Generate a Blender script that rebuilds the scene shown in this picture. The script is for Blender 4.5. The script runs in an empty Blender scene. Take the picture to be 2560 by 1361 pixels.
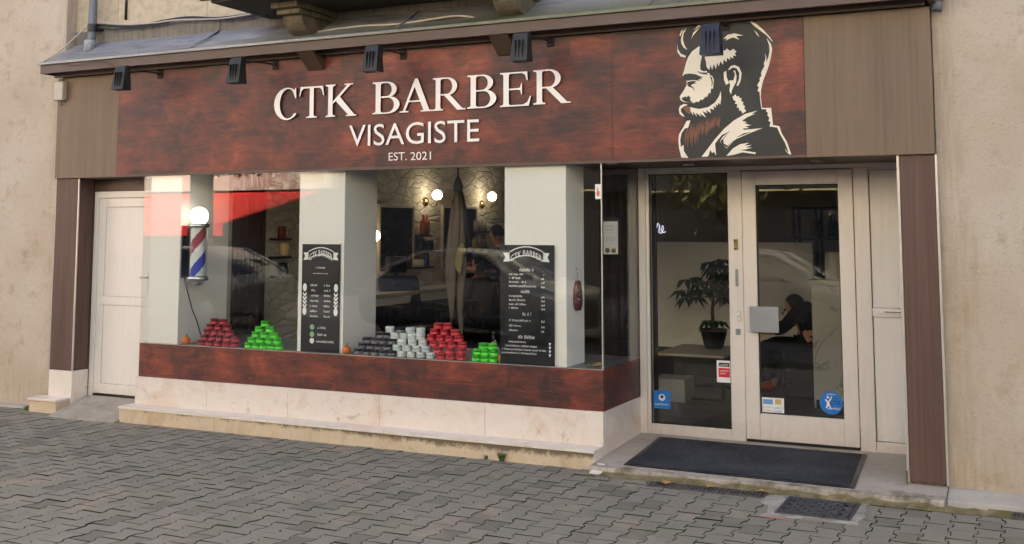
import bpy, bmesh, math, random
from mathutils import Vector, Matrix
random.seed(7)
R = math.radians
SC = bpy.context.scene
COL = SC.collection

# ------------------------------------------------------------------ camera model
CAM = Vector((8.8159, -7.7931, 1.7571)); FPX = 2707.628; PU = 1280.0; PV = 314.542
YAW, PIT = -0.4473, 0.0961
FW = Vector((math.sin(YAW)*math.cos(PIT), math.cos(YAW)*math.cos(PIT), math.sin(PIT)))
RT = Vector((math.cos(YAW), -math.sin(YAW), 0)); UP = RT.cross(FW)
def at(u, v, x=None, y=None, z=None):
    """point of the plane x=, y= or z= seen at pixel u, v of the 2560 px photograph"""
    d = FW + RT*((u-PU)/FPX) - UP*((v-PV)/FPX)
    k = (x-CAM.x)/d.x if x is not None else (y-CAM.y)/d.y if y is not None else (z-CAM.z)/d.z
    return CAM + d*k

# ------------------------------------------------------------------ mesh helper
class MB:
    def __init__(s): s.b = bmesh.new()
    def poly(s, pts, mi=0):
        f = s.b.faces.new([s.b.verts.new(p) for p in pts]); f.material_index = mi; return f
    def box(s, x0, x1, y0, y1, z0, z1, mi=0):
        v = [s.b.verts.new((x, y, z)) for x in (x0, x1) for y in (y0, y1) for z in (z0, z1)]
        for q in ((0,1,3,2),(4,6,7,5),(0,4,5,1),(2,3,7,6),(0,2,6,4),(1,5,7,3)):
            f = s.b.faces.new([v[i] for i in q]); f.material_index = mi
        return s
    def prism(s, pts, d, mi=0):
        d = Vector(d); n = len(pts)
        a = [s.b.verts.new(p) for p in pts]; c = [s.b.verts.new(Vector(p)+d) for p in pts]
        fs = [s.b.faces.new(a), s.b.faces.new(c[::-1])]
        for i in range(n): fs.append(s.b.faces.new((a[i], c[i], c[(i+1) % n], a[(i+1) % n])))
        for f in fs: f.material_index = mi
        return s
    def tube(s, pts, r, n=8, cap=True, mi=0):
        pts = [Vector(p) for p in pts]; rs = r if isinstance(r, (list, tuple)) else [r]*len(pts)
        rings = []; prev = None
        for i, p in enumerate(pts):
            t = (pts[min(i+1, len(pts)-1)]-pts[max(i-1, 0)]).normalized()
            if prev is None:
                a = t.orthogonal().normalized()
            else:
                a = (prev - t*prev.dot(t)).normalized()
            prev = a; b = t.cross(a)
            rings.append([s.b.verts.new(p+(a*math.cos(k*2*math.pi/n)+b*math.sin(k*2*math.pi/n))*rs[i]) for k in range(n)])
        for i in range(len(rings)-1):
            for k in range(n):
                f = s.b.faces.new((rings[i][k], rings[i][(k+1) % n], rings[i+1][(k+1) % n], rings[i+1][k])); f.smooth = True; f.material_index = mi
        if cap:
            s.b.faces.new(rings[0][::-1]).material_index = mi; s.b.faces.new(rings[-1]).material_index = mi
        return s
    def lathe(s, c, prof, n=20, axis='z', mi=0, smooth=True):
        c = Vector(c); rings = []
        for r, h in prof:
            ring = []
            for k in range(n):
                a = 2*math.pi*k/n
                o = {'z': (r*math.cos(a), r*math.sin(a), h), 'y': (r*math.cos(a), h, r*math.sin(a)), 'x': (h, r*math.cos(a), r*math.sin(a))}[axis]
                ring.append(s.b.verts.new(c+Vector(o)))
            rings.append(ring)
        for i in range(len(rings)-1):
            for k in range(n):
                f = s.b.faces.new((rings[i][k], rings[i][(k+1) % n], rings[i+1][(k+1) % n], rings[i+1][k])); f.smooth = smooth; f.material_index = mi
        s.b.faces.new(rings[0][::-1]).material_index = mi; s.b.faces.new(rings[-1]).material_index = mi
        return s
    def ball(s, c, r, n=16, m=10, sc=(1, 1, 1), mi=0):
        c = Vector(c); rings = []
        top = s.b.verts.new(c+Vector((0, 0, r*sc[2]))); bot = s.b.verts.new(c-Vector((0, 0, r*sc[2])))
        for i in range(1, m):
            t = math.pi*i/m
            rings.append([s.b.verts.new(c+Vector((r*sc[0]*math.sin(t)*math.cos(2*math.pi*k/n), r*sc[1]*math.sin(t)*math.sin(2*math.pi*k/n), r*sc[2]*math.cos(t)))) for k in range(n)])
        fs = []
        for k in range(n):
            fs.append(s.b.faces.new((top, rings[0][k], rings[0][(k+1) % n])))
            fs.append(s.b.faces.new((bot, rings[-1][(k+1) % n], rings[-1][k])))
            for i in range(m-2): fs.append(s.b.faces.new((rings[i][k], rings[i+1][k], rings[i+1][(k+1) % n], rings[i][(k+1) % n])))
        for f in fs: f.smooth = True; f.material_index = mi
        return s

ORG = {}
def obj(name, mb, mat, parent=None, bevel=0, org=None, weld=False):
    me = bpy.data.meshes.new(name)
    b = mb.b
    o0 = ORG.get(parent.name, Vector((0, 0, 0))) if parent else (Vector(org) if org is not None else Vector((0, 0, 0)))
    if weld: bmesh.ops.remove_doubles(b, verts=b.verts, dist=1e-5)
    bmesh.ops.recalc_face_normals(b, faces=b.faces)
    bmesh.ops.translate(b, verts=b.verts, vec=-o0)
    b.to_mesh(me); b.free()
    o = bpy.data.objects.new(name, me); COL.objects.link(o)
    for m in (mat if isinstance(mat, (list, tuple)) else [mat]): me.materials.append(m)
    if parent: o.parent = parent
    else: o.location = o0
    ORG[o.name] = o0
    if bevel:
        md = o.modifiers.new('edge', 'BEVEL'); md.width = bevel; md.segments = 2; md.limit_method = 'ANGLE'; md.harden_normals = False
    return o
def thing(name, label, cat, loc=(0, 0, 0), group=None):
    o = bpy.data.objects.new(name, None); COL.objects.link(o); o.location = loc; o.empty_display_size = 0.1
    ORG[o.name] = Vector(loc); return tag(o, label, cat, group)
def tag(o, label, cat, group=None, kind=None):
    o['label'] = label; o['category'] = cat
    if group: o['group'] = group
    if kind: o['kind'] = kind
    return o
def struct(o): o['kind'] = 'structure'; return o
def copy_tree(o, parent=None):
    c = o.copy(); COL.objects.link(c)
    if parent is not None: c.parent = parent
    ORG[c.name] = ORG.get(o.name, Vector())
    for ch in list(o.children): copy_tree(ch, c)
    return c

# ------------------------------------------------------------------ materials
def srgb(r, g, b):
    f = lambda c: ((c/255+.055)/1.055)**2.4 if c > 10 else c/255/12.92
    return (f(r), f(g), f(b), 1)
class NT:
    def __init__(s, name):
        s.m = bpy.data.materials.new(name); s.m.use_nodes = True; s.t = s.m.node_tree; s.t.nodes.clear()
        s.out = s.n('ShaderNodeOutputMaterial')
    def n(s, ty, **kw):
        nd = s.t.nodes.new(ty)
        for k, v in kw.items(): setattr(nd, k, v)
        return nd
    def l(s, a, b): s.t.links.new(a, b)
    def set(s, nd, i, v):
        if isinstance(v, bpy.types.NodeSocket): s.l(v, nd.inputs[i])
        else: nd.inputs[i].default_value = v
    def pos(s, scale=(1, 1, 1), geo=True, rot=(0, 0, 0)):
        src = s.n('ShaderNodeNewGeometry').outputs['Position'] if geo else s.n('ShaderNodeTexCoord').outputs['Object']
        mp = s.n('ShaderNodeMapping'); s.l(src, mp.inputs[0]); mp.inputs['Scale'].default_value = scale; mp.inputs['Rotation'].default_value = rot
        return mp.outputs[0]
    def noise(s, vec, scale, detail=4, rough=.55, dist=0.0):
        nd = s.n('ShaderNodeTexNoise'); s.l(vec, nd.inputs['Vector']); nd.inputs['Scale'].default_value = scale
        nd.inputs['Detail'].default_value = detail; nd.inputs['Roughness'].default_value = rough; nd.inputs['Distortion'].default_value = dist
        return nd.outputs['Fac']
    def ramp(s, f, stops, interp='LINEAR'):
        nd = s.n('ShaderNodeValToRGB'); s.l(f, nd.inputs[0]); cr = nd.color_ramp; cr.interpolation = interp
        while len(cr.elements) < len(stops): cr.elements.new(.5)
        for e, (p, c) in zip(cr.elements, stops):
            e.position = p; e.color = c if len(c) == 4 else (*c, 1)
        return nd.outputs[0]
    def mr(s, f, a, b, c=0.0, d=1.0, smooth=False):
        nd = s.n('ShaderNodeMapRange'); nd.interpolation_type = 'SMOOTHSTEP' if smooth else 'LINEAR'
        for i, v in enumerate((f, a, b, c, d)): s.set(nd, i, v)
        return nd.outputs[0]
    def mix(s, f, a, b, blend='MIX'):
        nd = s.n('ShaderNodeMix', data_type='RGBA', blend_type=blend)
        s.set(nd, 0, f); s.set(nd, 6, a); s.set(nd, 7, b); return nd.outputs[2]
    def math(s, op, a, b=0.0):
        nd = s.n('ShaderNodeMath', operation=op); s.set(nd, 0, a); s.set(nd, 1, b); return nd.outputs[0]
    def xyz(s, vec):
        nd = s.n('ShaderNodeSeparateXYZ'); s.l(vec, nd.inputs[0]); return nd.outputs
    def bsdf(s, color, rough=.5, metal=0.0, bump=None, bs=.3, bd=.01, spec=.5, coat=0.0, emit=None, es=0):
        b = s.n('ShaderNodeBsdfPrincipled'); s.set(b, 'Base Color', color); s.set(b, 'Roughness', rough); s.set(b, 'Metallic', metal)
        s.set(b, 'Specular IOR Level', spec); s.set(b, 'Coat Weight', coat)
        if emit is not None: s.set(b, 'Emission Color', emit); s.set(b, 'Emission Strength', es)
        if bump is not None:
            bp = s.n('ShaderNodeBump'); bp.inputs['Strength'].default_value = bs; bp.inputs['Distance'].default_value = bd
            s.l(bump, bp.inputs['Height']); s.l(bp.outputs[0], b.inputs['Normal'])
        s.l(b.outputs[0], s.out.inputs[0]); return s.m
M = {}
def plain(name, col, rough=.5, metal=0.0, var=.10, scale=14, bump=.08, coat=0.0, emit=None, es=0):
    """a painted/plastic/metal surface with slight cloudy wear and micro bump"""
    t = NT(name); p = t.pos(); f = t.noise(p, scale, 5)
    lo = tuple(c*(1-var) for c in col[:3])+(1,); hi = tuple(min(1, c*(1+var)) for c in col[:3])+(1,)
    c = t.mix(f, lo, hi)
    f2 = t.noise(p, scale*12, 3)
    rg = t.mr(f, .3, .7, max(.02, rough-.07), rough+.07)
    M[name] = t.bsdf(c, rg, metal, f2, bump, .004, coat=coat, emit=emit, es=es)
    return M[name]

def m_plaster():
    t = NT('plaster'); p = t.pos(); x, y, z = t.xyz(p)
    big = t.noise(p, .9, 6, .6); mid = t.noise(p, 6, 6, .65); fine = t.noise(t.pos((1, 1, 1.6)), 95, 4, .7, 1.5)
    c = t.ramp(big, [(.25, srgb(200, 183, 160)), (.5, srgb(214, 200, 181)), (.75, srgb(222, 210, 194))])
    c = t.mix(t.mr(mid, .55, .8), c, srgb(180, 158, 128))
    # yellow-brown weather streaks next to the shopfront and near the ground
    sx = t.math('MINIMUM', t.math('ABSOLUTE', t.math('ADD', x, .02)), t.math('ABSOLUTE', t.math('ADD', x, -8.30)))
    wob = t.math('MULTIPLY', t.noise(t.pos((2, 2, 1.1)), 2.2, 5, .6), .95)
    edge = t.mr(t.math('SUBTRACT', sx, t.math('ADD', t.math('MULTIPLY', wob, .55), -.22)), 0.0, .12, 1, 0, True)
    streak = t.noise(t.pos((9, 9, .8)), 3, 5, .6)
    c = t.mix(t.math('MULTIPLY', edge, t.mr(streak, .35, .75, .05, .5)), c, srgb(168, 140, 98))
    low = t.mr(t.math('ADD', z, t.math('MULTIPLY', mid, -.5)), -.25, .45, .75, 0, True)
    c = t.mix(t.math('MULTIPLY', low, t.mr(streak, .2, .7, 0, .7)), c, srgb(172, 148, 112))
    pit = t.mr(t.noise(t.pos((1, 1, 2.0)), 22, 6, .78, 2.6), .53, .64)
    c = t.mix(t.math('MULTIPLY', pit, .5), c, srgb(158, 136, 110))
    M['plaster'] = t.bsdf(c, .92, 0, t.math('ADD', t.math('MULTIPLY', fine, .8), t.math('MULTIPLY', mid, .4)), .8, .016, spec=.15)
m_plaster()

def m_redwood():
    t = NT('redwood'); p = t.pos()
    warp = t.n('ShaderNodeTexNoise'); t.l(p, warp.inputs['Vector']); warp.inputs['Scale'].default_value = 2.4; warp.inputs['Detail'].default_value = 4
    va = t.n('ShaderNodeVectorMath', operation='MULTIPLY_ADD'); t.l(warp.outputs['Color'], va.inputs[0]); va.inputs[1].default_value = (.30, .30, .13); t.l(p, va.inputs[2])
    q = va.outputs[0]
    mp = t.n('ShaderNodeMapping'); t.l(q, mp.inputs[0]); mp.inputs['Scale'].default_value = (1.3, 1.3, 19)
    grain = t.noise(mp.outputs[0], 1.9, 9, .72, .35)
    mp2 = t.n('ShaderNodeMapping'); t.l(q, mp2.inputs[0]); mp2.inputs['Scale'].default_value = (1.0, 1.0, 1.7)
    blotch = t.noise(mp2.outputs[0], 2.9, 5, .6, .3); small = t.noise(mp2.outputs[0], 9.5, 6, .68, .5); big = t.noise(t.pos((1, 1, .8)), .95, 3, .5)
    bk = t.n('ShaderNodeTexBrick'); cb = t.n('ShaderNodeCombineXYZ'); x, y, z = t.xyz(p); t.l(t.math('ADD', x, y), cb.inputs[0]); t.l(z, cb.inputs[1]); t.l(cb.outputs[0], bk.inputs['Vector'])
    bk.inputs['Scale'].default_value = 1; bk.inputs['Brick Width'].default_value = .36; bk.inputs['Row Height'].default_value = .52; bk.inputs['Mortar Size'].default_value = 0
    bk.inputs['Color1'].default_value = (0, 0, 0, 1); bk.inputs['Color2'].default_value = (1, 1, 1, 1); bk.inputs['Mortar'].default_value = (.5, .5, .5, 1)
    f = t.math('ADD', t.math('ADD', t.math('MULTIPLY', blotch, .56), t.math('MULTIPLY', small, .12)), t.math('ADD', t.math('MULTIPLY', big, .16), t.math('MULTIPLY', grain, .26)))
    f = t.math('ADD', f, t.mr(bk.outputs[0], 0, 1, -.04, .04))
    c = t.ramp(f, [(.44, srgb(58, 39, 38)), (.51, srgb(80, 46, 41)), (.575, srgb(104, 53, 43)), (.65, srgb(130, 64, 48)), (.76, srgb(164, 92, 62))])
    crack = t.noise(mp.outputs[0], 2.7, 9, .78, 1.0)
    c = t.mix(t.mr(crack, .56, .64, 0, .75), c, srgb(58, 30, 28))
    c = t.mix(t.mr(t.noise(mp.outputs[0], 4.5, 5, .65), .60, .72, 0, .35), c, srgb(184, 108, 78))
    M['redwood'] = t.bsdf(c, .45, 0, grain, .15, .004, spec=.4)
m_redwood()

def m_laminate(name, a, b, d):
    t = NT(name); p = t.pos((22, 22, .5)); g = t.noise(p, 1.5, 6, .65, .3); w = t.noise(t.pos((3.2, 3.2, .35)), 1.2, 4, .6)
    c = t.ramp(t.math('ADD', t.math('MULTIPLY', g, .5), t.math('MULTIPLY', w, .5)), [(.3, d), (.5, a), (.7, b)])
    M[name] = t.bsdf(c, .5, 0, g, .15, .003, spec=.35)
m_laminate('fascia_laminate', srgb(119, 100, 82), srgb(132, 112, 91), srgb(98, 82, 69))
m_laminate('pilaster_laminate', srgb(92, 69, 60), srgb(112, 86, 74), srgb(72, 53, 47))

def m_stone():
    t = NT('limestone'); p = t.pos(); a = t.noise(p, 2.2, 6, .6, 1.2); v = t.noise(p, 7, 7, .7, 2.5); sp = t.noise(p, 60, 3)
    c = t.ramp(a, [(.25, srgb(222, 207, 190)), (.5, srgb(228, 217, 204)), (.75, srgb(214, 192, 170))])
    c = t.mix(t.mr(v, .56, .70, 0, .5), c, srgb(196, 158, 128))
    c = t.mix(t.mr(t.noise(p, 3.4, 8, .75, 1.5), .60, .64, 0, .5), c, srgb(164, 138, 114))
    c = t.mix(t.mr(sp, .70, .78, 0, .5), c, srgb(120, 95, 75))
    M['limestone'] = t.bsdf(c, .28, 0, sp, .05, .002, spec=.5)
    t = NT('stone_riser'); p = t.pos(); x, y, z = t.xyz(p); a = t.noise(p, 3, 6, .65, .5); sp = t.noise(p, 30, 6, .8, .8)
    c = t.ramp(a, [(.3, srgb(188, 164, 132)), (.5, srgb(210, 190, 160)), (.7, srgb(198, 180, 154))])
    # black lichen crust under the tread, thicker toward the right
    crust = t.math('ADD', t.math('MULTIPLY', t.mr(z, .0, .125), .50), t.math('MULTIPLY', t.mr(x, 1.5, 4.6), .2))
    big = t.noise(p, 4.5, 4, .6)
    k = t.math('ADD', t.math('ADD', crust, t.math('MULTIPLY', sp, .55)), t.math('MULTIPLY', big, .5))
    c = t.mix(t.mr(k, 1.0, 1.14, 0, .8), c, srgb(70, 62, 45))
    c = t.mix(t.mr(t.noise(p, 18, 5, .7), .58, .75, 0, .5), c, srgb(138, 112, 84))
    M['stone_riser'] = t.bsdf(c, .85, 0, sp, .5, .006, spec=.2)
m_stone()

def m_paver():
    t = NT('paver'); p = t.pos(); at_ = t.n('ShaderNodeAttribute', attribute_name='tint')
    sp = t.noise(p, 230, 4, .75); md = t.noise(p, 9, 5, .6); bg = t.noise(p, .8, 5, .6)
    c = t.ramp(at_.outputs['Fac'], [(0, srgb(128, 120, 104)), (.3, srgb(162, 154, 136)), (.75, srgb(170, 159, 142)), (1, srgb(182, 165, 146))])
    c = t.mix(t.mr(md, .35, .7, 0, .5), c, srgb(146, 142, 126))
    c = t.mix(t.mr(bg, .48, .66, 0, .40), c, srgb(136, 137, 112))
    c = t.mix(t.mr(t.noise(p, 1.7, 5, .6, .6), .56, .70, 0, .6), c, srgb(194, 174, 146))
    c = t.mix(t.mr(t.noise(p, 75, 3, .7), .42, .66, 0, .4), c, srgb(112, 107, 99))
    c = t.mix(t.mr(sp, .35, .7, 0, .5), c, srgb(96, 92, 85))
    c = t.mix(t.mr(t.noise(p, 120, 2), .72, .8, 0, .6), c, srgb(180, 172, 160))
    M['paver'] = t.bsdf(c, .9, 0, sp, .6, .006, spec=.2)
    t = NT('paver_joint'); p = t.pos(); f = t.noise(p, 4, 5); sp = t.noise(p, 90, 4)
    c = t.mix(t.mr(f, .38, .62), srgb(44, 41, 33), srgb(72, 80, 40))
    c = t.mix(t.mr(sp, .3, .8, 0, .6), c, srgb(22, 22, 16))
    M['paver_joint'] = t.bsdf(c, .95, 0, sp, 1, .01, spec=.1)
m_paver()

def m_concrete(name, a, b, moss):
    t = NT(name); p = t.pos(); x, y, z = t.xyz(p); f = t.noise(p, 2.5, 7, .65, .6); sp = t.noise(p, 110, 4, .7)
    c = t.ramp(f, [(.3, a), (.7, b)])
    c = t.mix(t.mr(t.noise(p, 4.2, 6, .7, 1), .55, .72, 0, .55), c, srgb(120, 108, 92))
    c = t.mix(t.mr(t.math('ADD', t.noise(p, 6, 6, .7), t.mr(y, -.1, -.33, 0, .22)), .62, .8, 0, moss), c, srgb(92, 84, 50))
    c = t.mix(t.mr(sp, .4, .75, 0, .3), c, srgb(110, 100, 88))
    M[name] = t.bsdf(c, .85, 0, sp, .3, .004, spec=.25)
m_concrete('concrete', srgb(178, 165, 148), srgb(196, 184, 168), .8)
m_concrete('mortar', srgb(198, 190, 176), srgb(176, 170, 158), .5)
m_concrete('mossy_mortar', srgb(150, 134, 104), srgb(122, 112, 80), .9)
m_concrete('ramp_stone', srgb(186, 178, 164), srgb(168, 156, 138), .2)

def m_zinc():
    t = NT('zinc'); p = t.pos(); x, y, z = t.xyz(p); a = t.noise(t.pos((1, 5, 5)), 1.6, 6, .65, .8); b = t.noise(p, 9, 6, .7)
    c = t.ramp(a, [(.3, srgb(122, 122, 122)), (.5, srgb(158, 160, 164)), (.7, srgb(178, 180, 182))])
    c = t.mix(t.mr(b, .55, .75, 0, .6), c, srgb(84, 82, 78))
    mz = t.math('ADD', t.mr(x, 2.6, 5.2, 0, .28), t.mr(z, 3.62, 3.42, 0, .35))
    c = t.mix(t.mr(t.math('ADD', mz, t.math('MULTIPLY', a, .5)), .55, .85, 0, .8), c, srgb(92, 96, 62))
    M['zinc'] = t.bsdf(c, .5, .35, b, .12, .006)
m_zinc()

def m_cladding():
    """irregular split stone cladding of the salon's side wall"""
    t = NT('stone_cladding'); src = t.n('ShaderNodeNewGeometry').outputs['Position']
    mp = t.n('ShaderNodeMapping'); t.l(src, mp.inputs[0]); mp.inputs['Scale'].default_value = (.01, 4.2, 9.0)
    wv = t.n('ShaderNodeTexNoise'); t.l(src, wv.inputs['Vector']); wv.inputs['Scale'].default_value = 3
    va = t.n('ShaderNodeVectorMath', operation='MULTIPLY_ADD'); t.l(wv.outputs['Color'], va.inputs[0]); va.inputs[1].default_value = (0, .5, .5); t.l(mp.outputs[0], va.inputs[2])
    vo = t.n('ShaderNodeTexVoronoi', feature='DISTANCE_TO_EDGE'); t.l(va.outputs[0], vo.inputs['Vector']); vo.inputs['Scale'].default_value = 1
    vc = t.n('ShaderNodeTexVoronoi'); t.l(va.outputs[0], vc.inputs['Vector']); vc.inputs['Scale'].default_value = 1
    hs = t.xyz(vc.outputs['Color'])
    c = t.mix(hs[0], srgb(190, 182, 164), srgb(220, 213, 198))
    c = t.mix(t.mr(t.noise(t.pos(), 16, 5, .7), .45, .75, 0, .3), c, srgb(150, 140, 122))
    c = t.mix(t.mr(vo.outputs['Distance'], 0, .045, .4, 0), c, srgb(130, 122, 106))
    h = t.math('ADD', t.mr(vo.outputs['Distance'], 0, .12), t.math('MULTIPLY', hs[1], .6))
    M['stone_cladding'] = t.bsdf(c, .85, 0, h, .7, .016, spec=.2)
m_cladding()

def m_glass(name, tint=(.94, .965, .95), ior=1.52):
    t = NT(name); g = t.n('ShaderNodeNewGeometry')
    iv = t.mr(g.outputs['Backfacing'], 0, 1, ior, 1/ior)
    fr = t.n('ShaderNodeFresnel'); t.l(iv, fr.inputs['IOR'])
    tr = t.n('ShaderNodeBsdfTransparent'); tr.inputs[0].default_value = (*tint, 1)
    gl = t.n('ShaderNodeBsdfGlossy'); gl.inputs['Roughness'].default_value = 0.0; gl.inputs[0].default_value = (1, 1, 1, 1)
    mx = t.n('ShaderNodeMixShader'); t.l(fr.outputs[0], mx.inputs[0]); t.l(tr.outputs[0], mx.inputs[1]); t.l(gl.outputs[0], mx.inputs[2])
    t.l(mx.outputs[0], t.out.inputs[0]); M[name] = t.m
m_glass('pane_glass', (.972, .982, .974), 1.5); m_glass('tube_glass', (.97, .97, .97), 1.45)

def m_mat():
    t = NT('mat_pile'); p = t.pos(); a = t.noise(t.pos((1, 1, 1)), 90, 4, .85); b = t.noise(p, 3, 5, .6)
    c = t.ramp(a, [(.3, srgb(38, 39, 41)), (.5, srgb(78, 79, 82)), (.75, srgb(132, 133, 134))])
    c = t.mix(t.mr(b, .35, .7, 0, .5), c, srgb(38, 38, 40))
    M['mat_pile'] = t.bsdf(c, .95, 0, a, 1, .012, spec=.1)
m_mat()
def m_iron():
    t = NT('cast_iron'); p = t.pos(); a = t.noise(p, 40, 5); b = t.noise(p, 5, 5, .6)
    c = t.ramp(b, [(.3, srgb(72, 68, 66)), (.7, srgb(104, 98, 94))]); c = t.mix(t.mr(a, .5, .8, 0, .5), c, srgb(122, 100, 80))
    M['cast_iron'] = t.bsdf(c, .6, .3, a, .3, .004)
m_iron()
plain('iron_grey', srgb(78, 78, 80), .6, .3, var=.2, scale=30)
def m_marble():
    t = NT('marble'); p = t.pos(); v = t.noise(p, 1.0, 5, .5, 1.6); w = t.math('ABSOLUTE', t.math('ADD', v, -.5))
    c = t.mix(t.mr(w, 0, .010, .6, 0), t.mix(t.noise(p, 3), srgb(202, 196, 182), srgb(224, 218, 206)), srgb(120, 112, 102))
    M['marble'] = t.bsdf(c, .25)
m_marble()
def m_stone_block():
    t = NT('ashlar'); p = t.pos(); br = t.n('ShaderNodeTexBrick'); src = t.n('ShaderNodeCombineXYZ'); x, y, z = t.xyz(p)
    t.l(x, src.inputs[0]); t.l(z, src.inputs[1]); t.l(src.outputs[0], br.inputs['Vector']); br.inputs['Scale'].default_value = 1
    br.inputs['Brick Width'].default_value = 1.15; br.inputs['Row Height'].default_value = .62; br.inputs['Mortar Size'].default_value = .004
    br.inputs['Color1'].default_value = srgb(206, 192, 166); br.inputs['Color2'].default_value = srgb(190, 176, 152); br.inputs['Mortar'].default_value = srgb(160, 148, 128)
    n = t.noise(p, 14, 6, .7); c = t.mix(t.mr(n, .45, .75, 0, .5), br.outputs[0], srgb(128, 118, 98))
    M['ashlar'] = t.bsdf(c, .9, 0, n, .5, .01)
m_stone_block()
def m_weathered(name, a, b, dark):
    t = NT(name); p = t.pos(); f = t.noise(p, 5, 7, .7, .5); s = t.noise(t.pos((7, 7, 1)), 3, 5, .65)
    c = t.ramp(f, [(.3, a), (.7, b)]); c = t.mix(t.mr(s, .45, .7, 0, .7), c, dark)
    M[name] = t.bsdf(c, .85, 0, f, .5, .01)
m_weathered('grey_render', srgb(120, 114, 104), srgb(142, 136, 124), srgb(92, 86, 74))
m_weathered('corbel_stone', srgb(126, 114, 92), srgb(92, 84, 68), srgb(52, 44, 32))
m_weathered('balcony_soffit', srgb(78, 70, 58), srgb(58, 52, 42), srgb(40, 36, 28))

plain('canopy_brown', srgb(92, 74, 64), .5, var=.12, scale=6)
plain('soffit_brown', srgb(78, 60, 48), .5)
def m_white(name, col, rough, metal):
    t = NT(name); p = t.pos(); x, y, z = t.xyz(p); f = t.noise(p, 3, 4); st = t.noise(t.pos((14, 14, 1.2)), 2, 5, .65); dn = t.noise(p, 26, 5, .7)
    c = t.mix(f, tuple(k*.965 for k in col[:3])+(1,), tuple(min(1, k*1.03) for k in col[:3])+(1,))
    c = t.mix(t.mr(st, .5, .8, 0, .22), c, srgb(176, 164, 146))
    low = t.math('ADD', t.mr(z, .10, .42, .5, 0), t.math('MULTIPLY', dn, .5))
    c = t.mix(t.mr(low, .45, .95, 0, .5), c, srgb(158, 144, 122))
    c = t.mix(t.mr(dn, .66, .76, 0, .18), c, srgb(150, 138, 120))
    M[name] = t.bsdf(c, t.mr(dn, .3, .7, rough-.06, rough+.08), metal, st, .03, .003)
m_white('white_pvc', srgb(232, 225, 216), .38, 0); m_white('white_alu', srgb(226, 216, 206), .36, .08)
plain('trim_alu', srgb(196, 188, 178), .35, .5, var=.06)
plain('letter_face', srgb(244, 237, 231), .35, var=.03)
plain('letter_side', srgb(40, 28, 26), .5)
plain('ink_black', srgb(34, 33, 31), .5, var=.04)
plain('ink_cream', srgb(234, 224, 203), .5, var=.03)
plain('ink_brown', srgb(122, 76, 56), .5, var=.1)
plain('lamp_grey', srgb(48, 50, 48), .45, .3, var=.2)
plain('lamp_blue', srgb(30, 34, 50), .4, .2, var=.15)
plain('bracket_rust', srgb(46, 38, 34), .7, .3, var=.3, scale=40)
plain('pipe_grey', srgb(112, 116, 122), .5, .3, var=.15)
plain('cable_black', srgb(34, 33, 34), .5); plain('cable_white', srgb(190, 182, 168), .5, var=.2)
plain('interior_white', srgb(244, 239, 229), .6, var=.02, scale=2, bump=.02)
plain('interior_grey', srgb(172, 168, 156), .7, var=.06, scale=2)
plain('interior_floor', srgb(66, 64, 62), .35, var=.25, scale=4)
plain('ceiling_white', srgb(190, 186, 176), .8, var=.03)
plain('shelf_grey', srgb(120, 120, 112), .4, var=.08)
plain('curtain_brown', srgb(52, 42, 42), .9, var=.2)
plain('poster_black', srgb(13, 18, 26), .35, var=.15, scale=3)
plain('poster_ink', srgb(246, 246, 240), .5, var=.05)
plain('poster_green', srgb(150, 190, 150), .5)
plain('chrome', srgb(205, 205, 200), .12, 1.0, var=.05, bump=.01)
plain('brass', srgb(176, 150, 96), .25, 1.0, var=.1, bump=.01)
plain('black_plastic', srgb(22, 22, 23), .4, var=.2)
plain('black_leather', srgb(20, 19, 20), .32, var=.25)
plain('steel', srgb(160, 162, 164), .4, .8, var=.06)
plain('handle_steel', srgb(150, 152, 156), .45, .6, var=.04)
plain('tin_red', srgb(216, 58, 68), .4, var=.12, scale=30)
plain('tin_maroon', srgb(186, 62, 70), .45, var=.15, scale=30)
plain('tin_maroon_dark', srgb(120, 36, 44), .45, var=.15, scale=30)
plain('tin_red_dark', srgb(168, 34, 46), .45, var=.12, scale=30)
plain('tin_green', srgb(96, 232, 54), .4, var=.1, scale=30)
plain('tin_green_dark', srgb(58, 176, 34), .4, var=.1, scale=30)
plain('tin_white', srgb(228, 234, 228), .4, var=.06, scale=30)
plain('tin_white_dark', srgb(200, 208, 203), .4, var=.06, scale=30)
plain('tin_black', srgb(26, 25, 27), .4, var=.2, scale=30)
plain('tin_label_grey', srgb(120, 116, 120), .5, var=.3, scale=40)
plain('pumpkin_orange', srgb(218, 116, 40), .5, var=.15, scale=40)
plain('stem_brown', srgb(96, 80, 48), .8)
plain('lacquer_red', srgb(104, 30, 26), .2, var=.5, scale=18)
plain('fabric_beige', srgb(98, 86, 72), .95, var=.25, scale=16)
plain('fabric_yellow', srgb(126, 112, 74), .95, var=.2, scale=16)
plain('mirror', srgb(60, 66, 72), .03, 1.0, var=.02, bump=.0)
plain('oak_top', srgb(190, 178, 156), .4, var=.1)
plain('amber', srgb(180, 92, 30), .2, var=.15); plain('bottle_blue', srgb(60, 80, 130), .25); plain('bottle_white', srgb(206, 200, 184), .3); plain('bottle_dark', srgb(36, 36, 44), .3); plain('bottle_pink', srgb(170, 70, 84), .3)
plain('skin', srgb(190, 138, 112), .55, var=.08, scale=30); plain('cloth_black', srgb(26, 27, 34), .9, var=.2); plain('cloth_navy', srgb(34, 44, 66), .9, var=.2); plain('hair_dark', srgb(24, 19, 17), .7, var=.3, scale=60)
plain('cape_grey', srgb(74, 72, 78), .6, var=.15); plain('shoe_red', srgb(176, 52, 44), .5); plain('shoe_white', srgb(214, 206, 196), .6)
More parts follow.
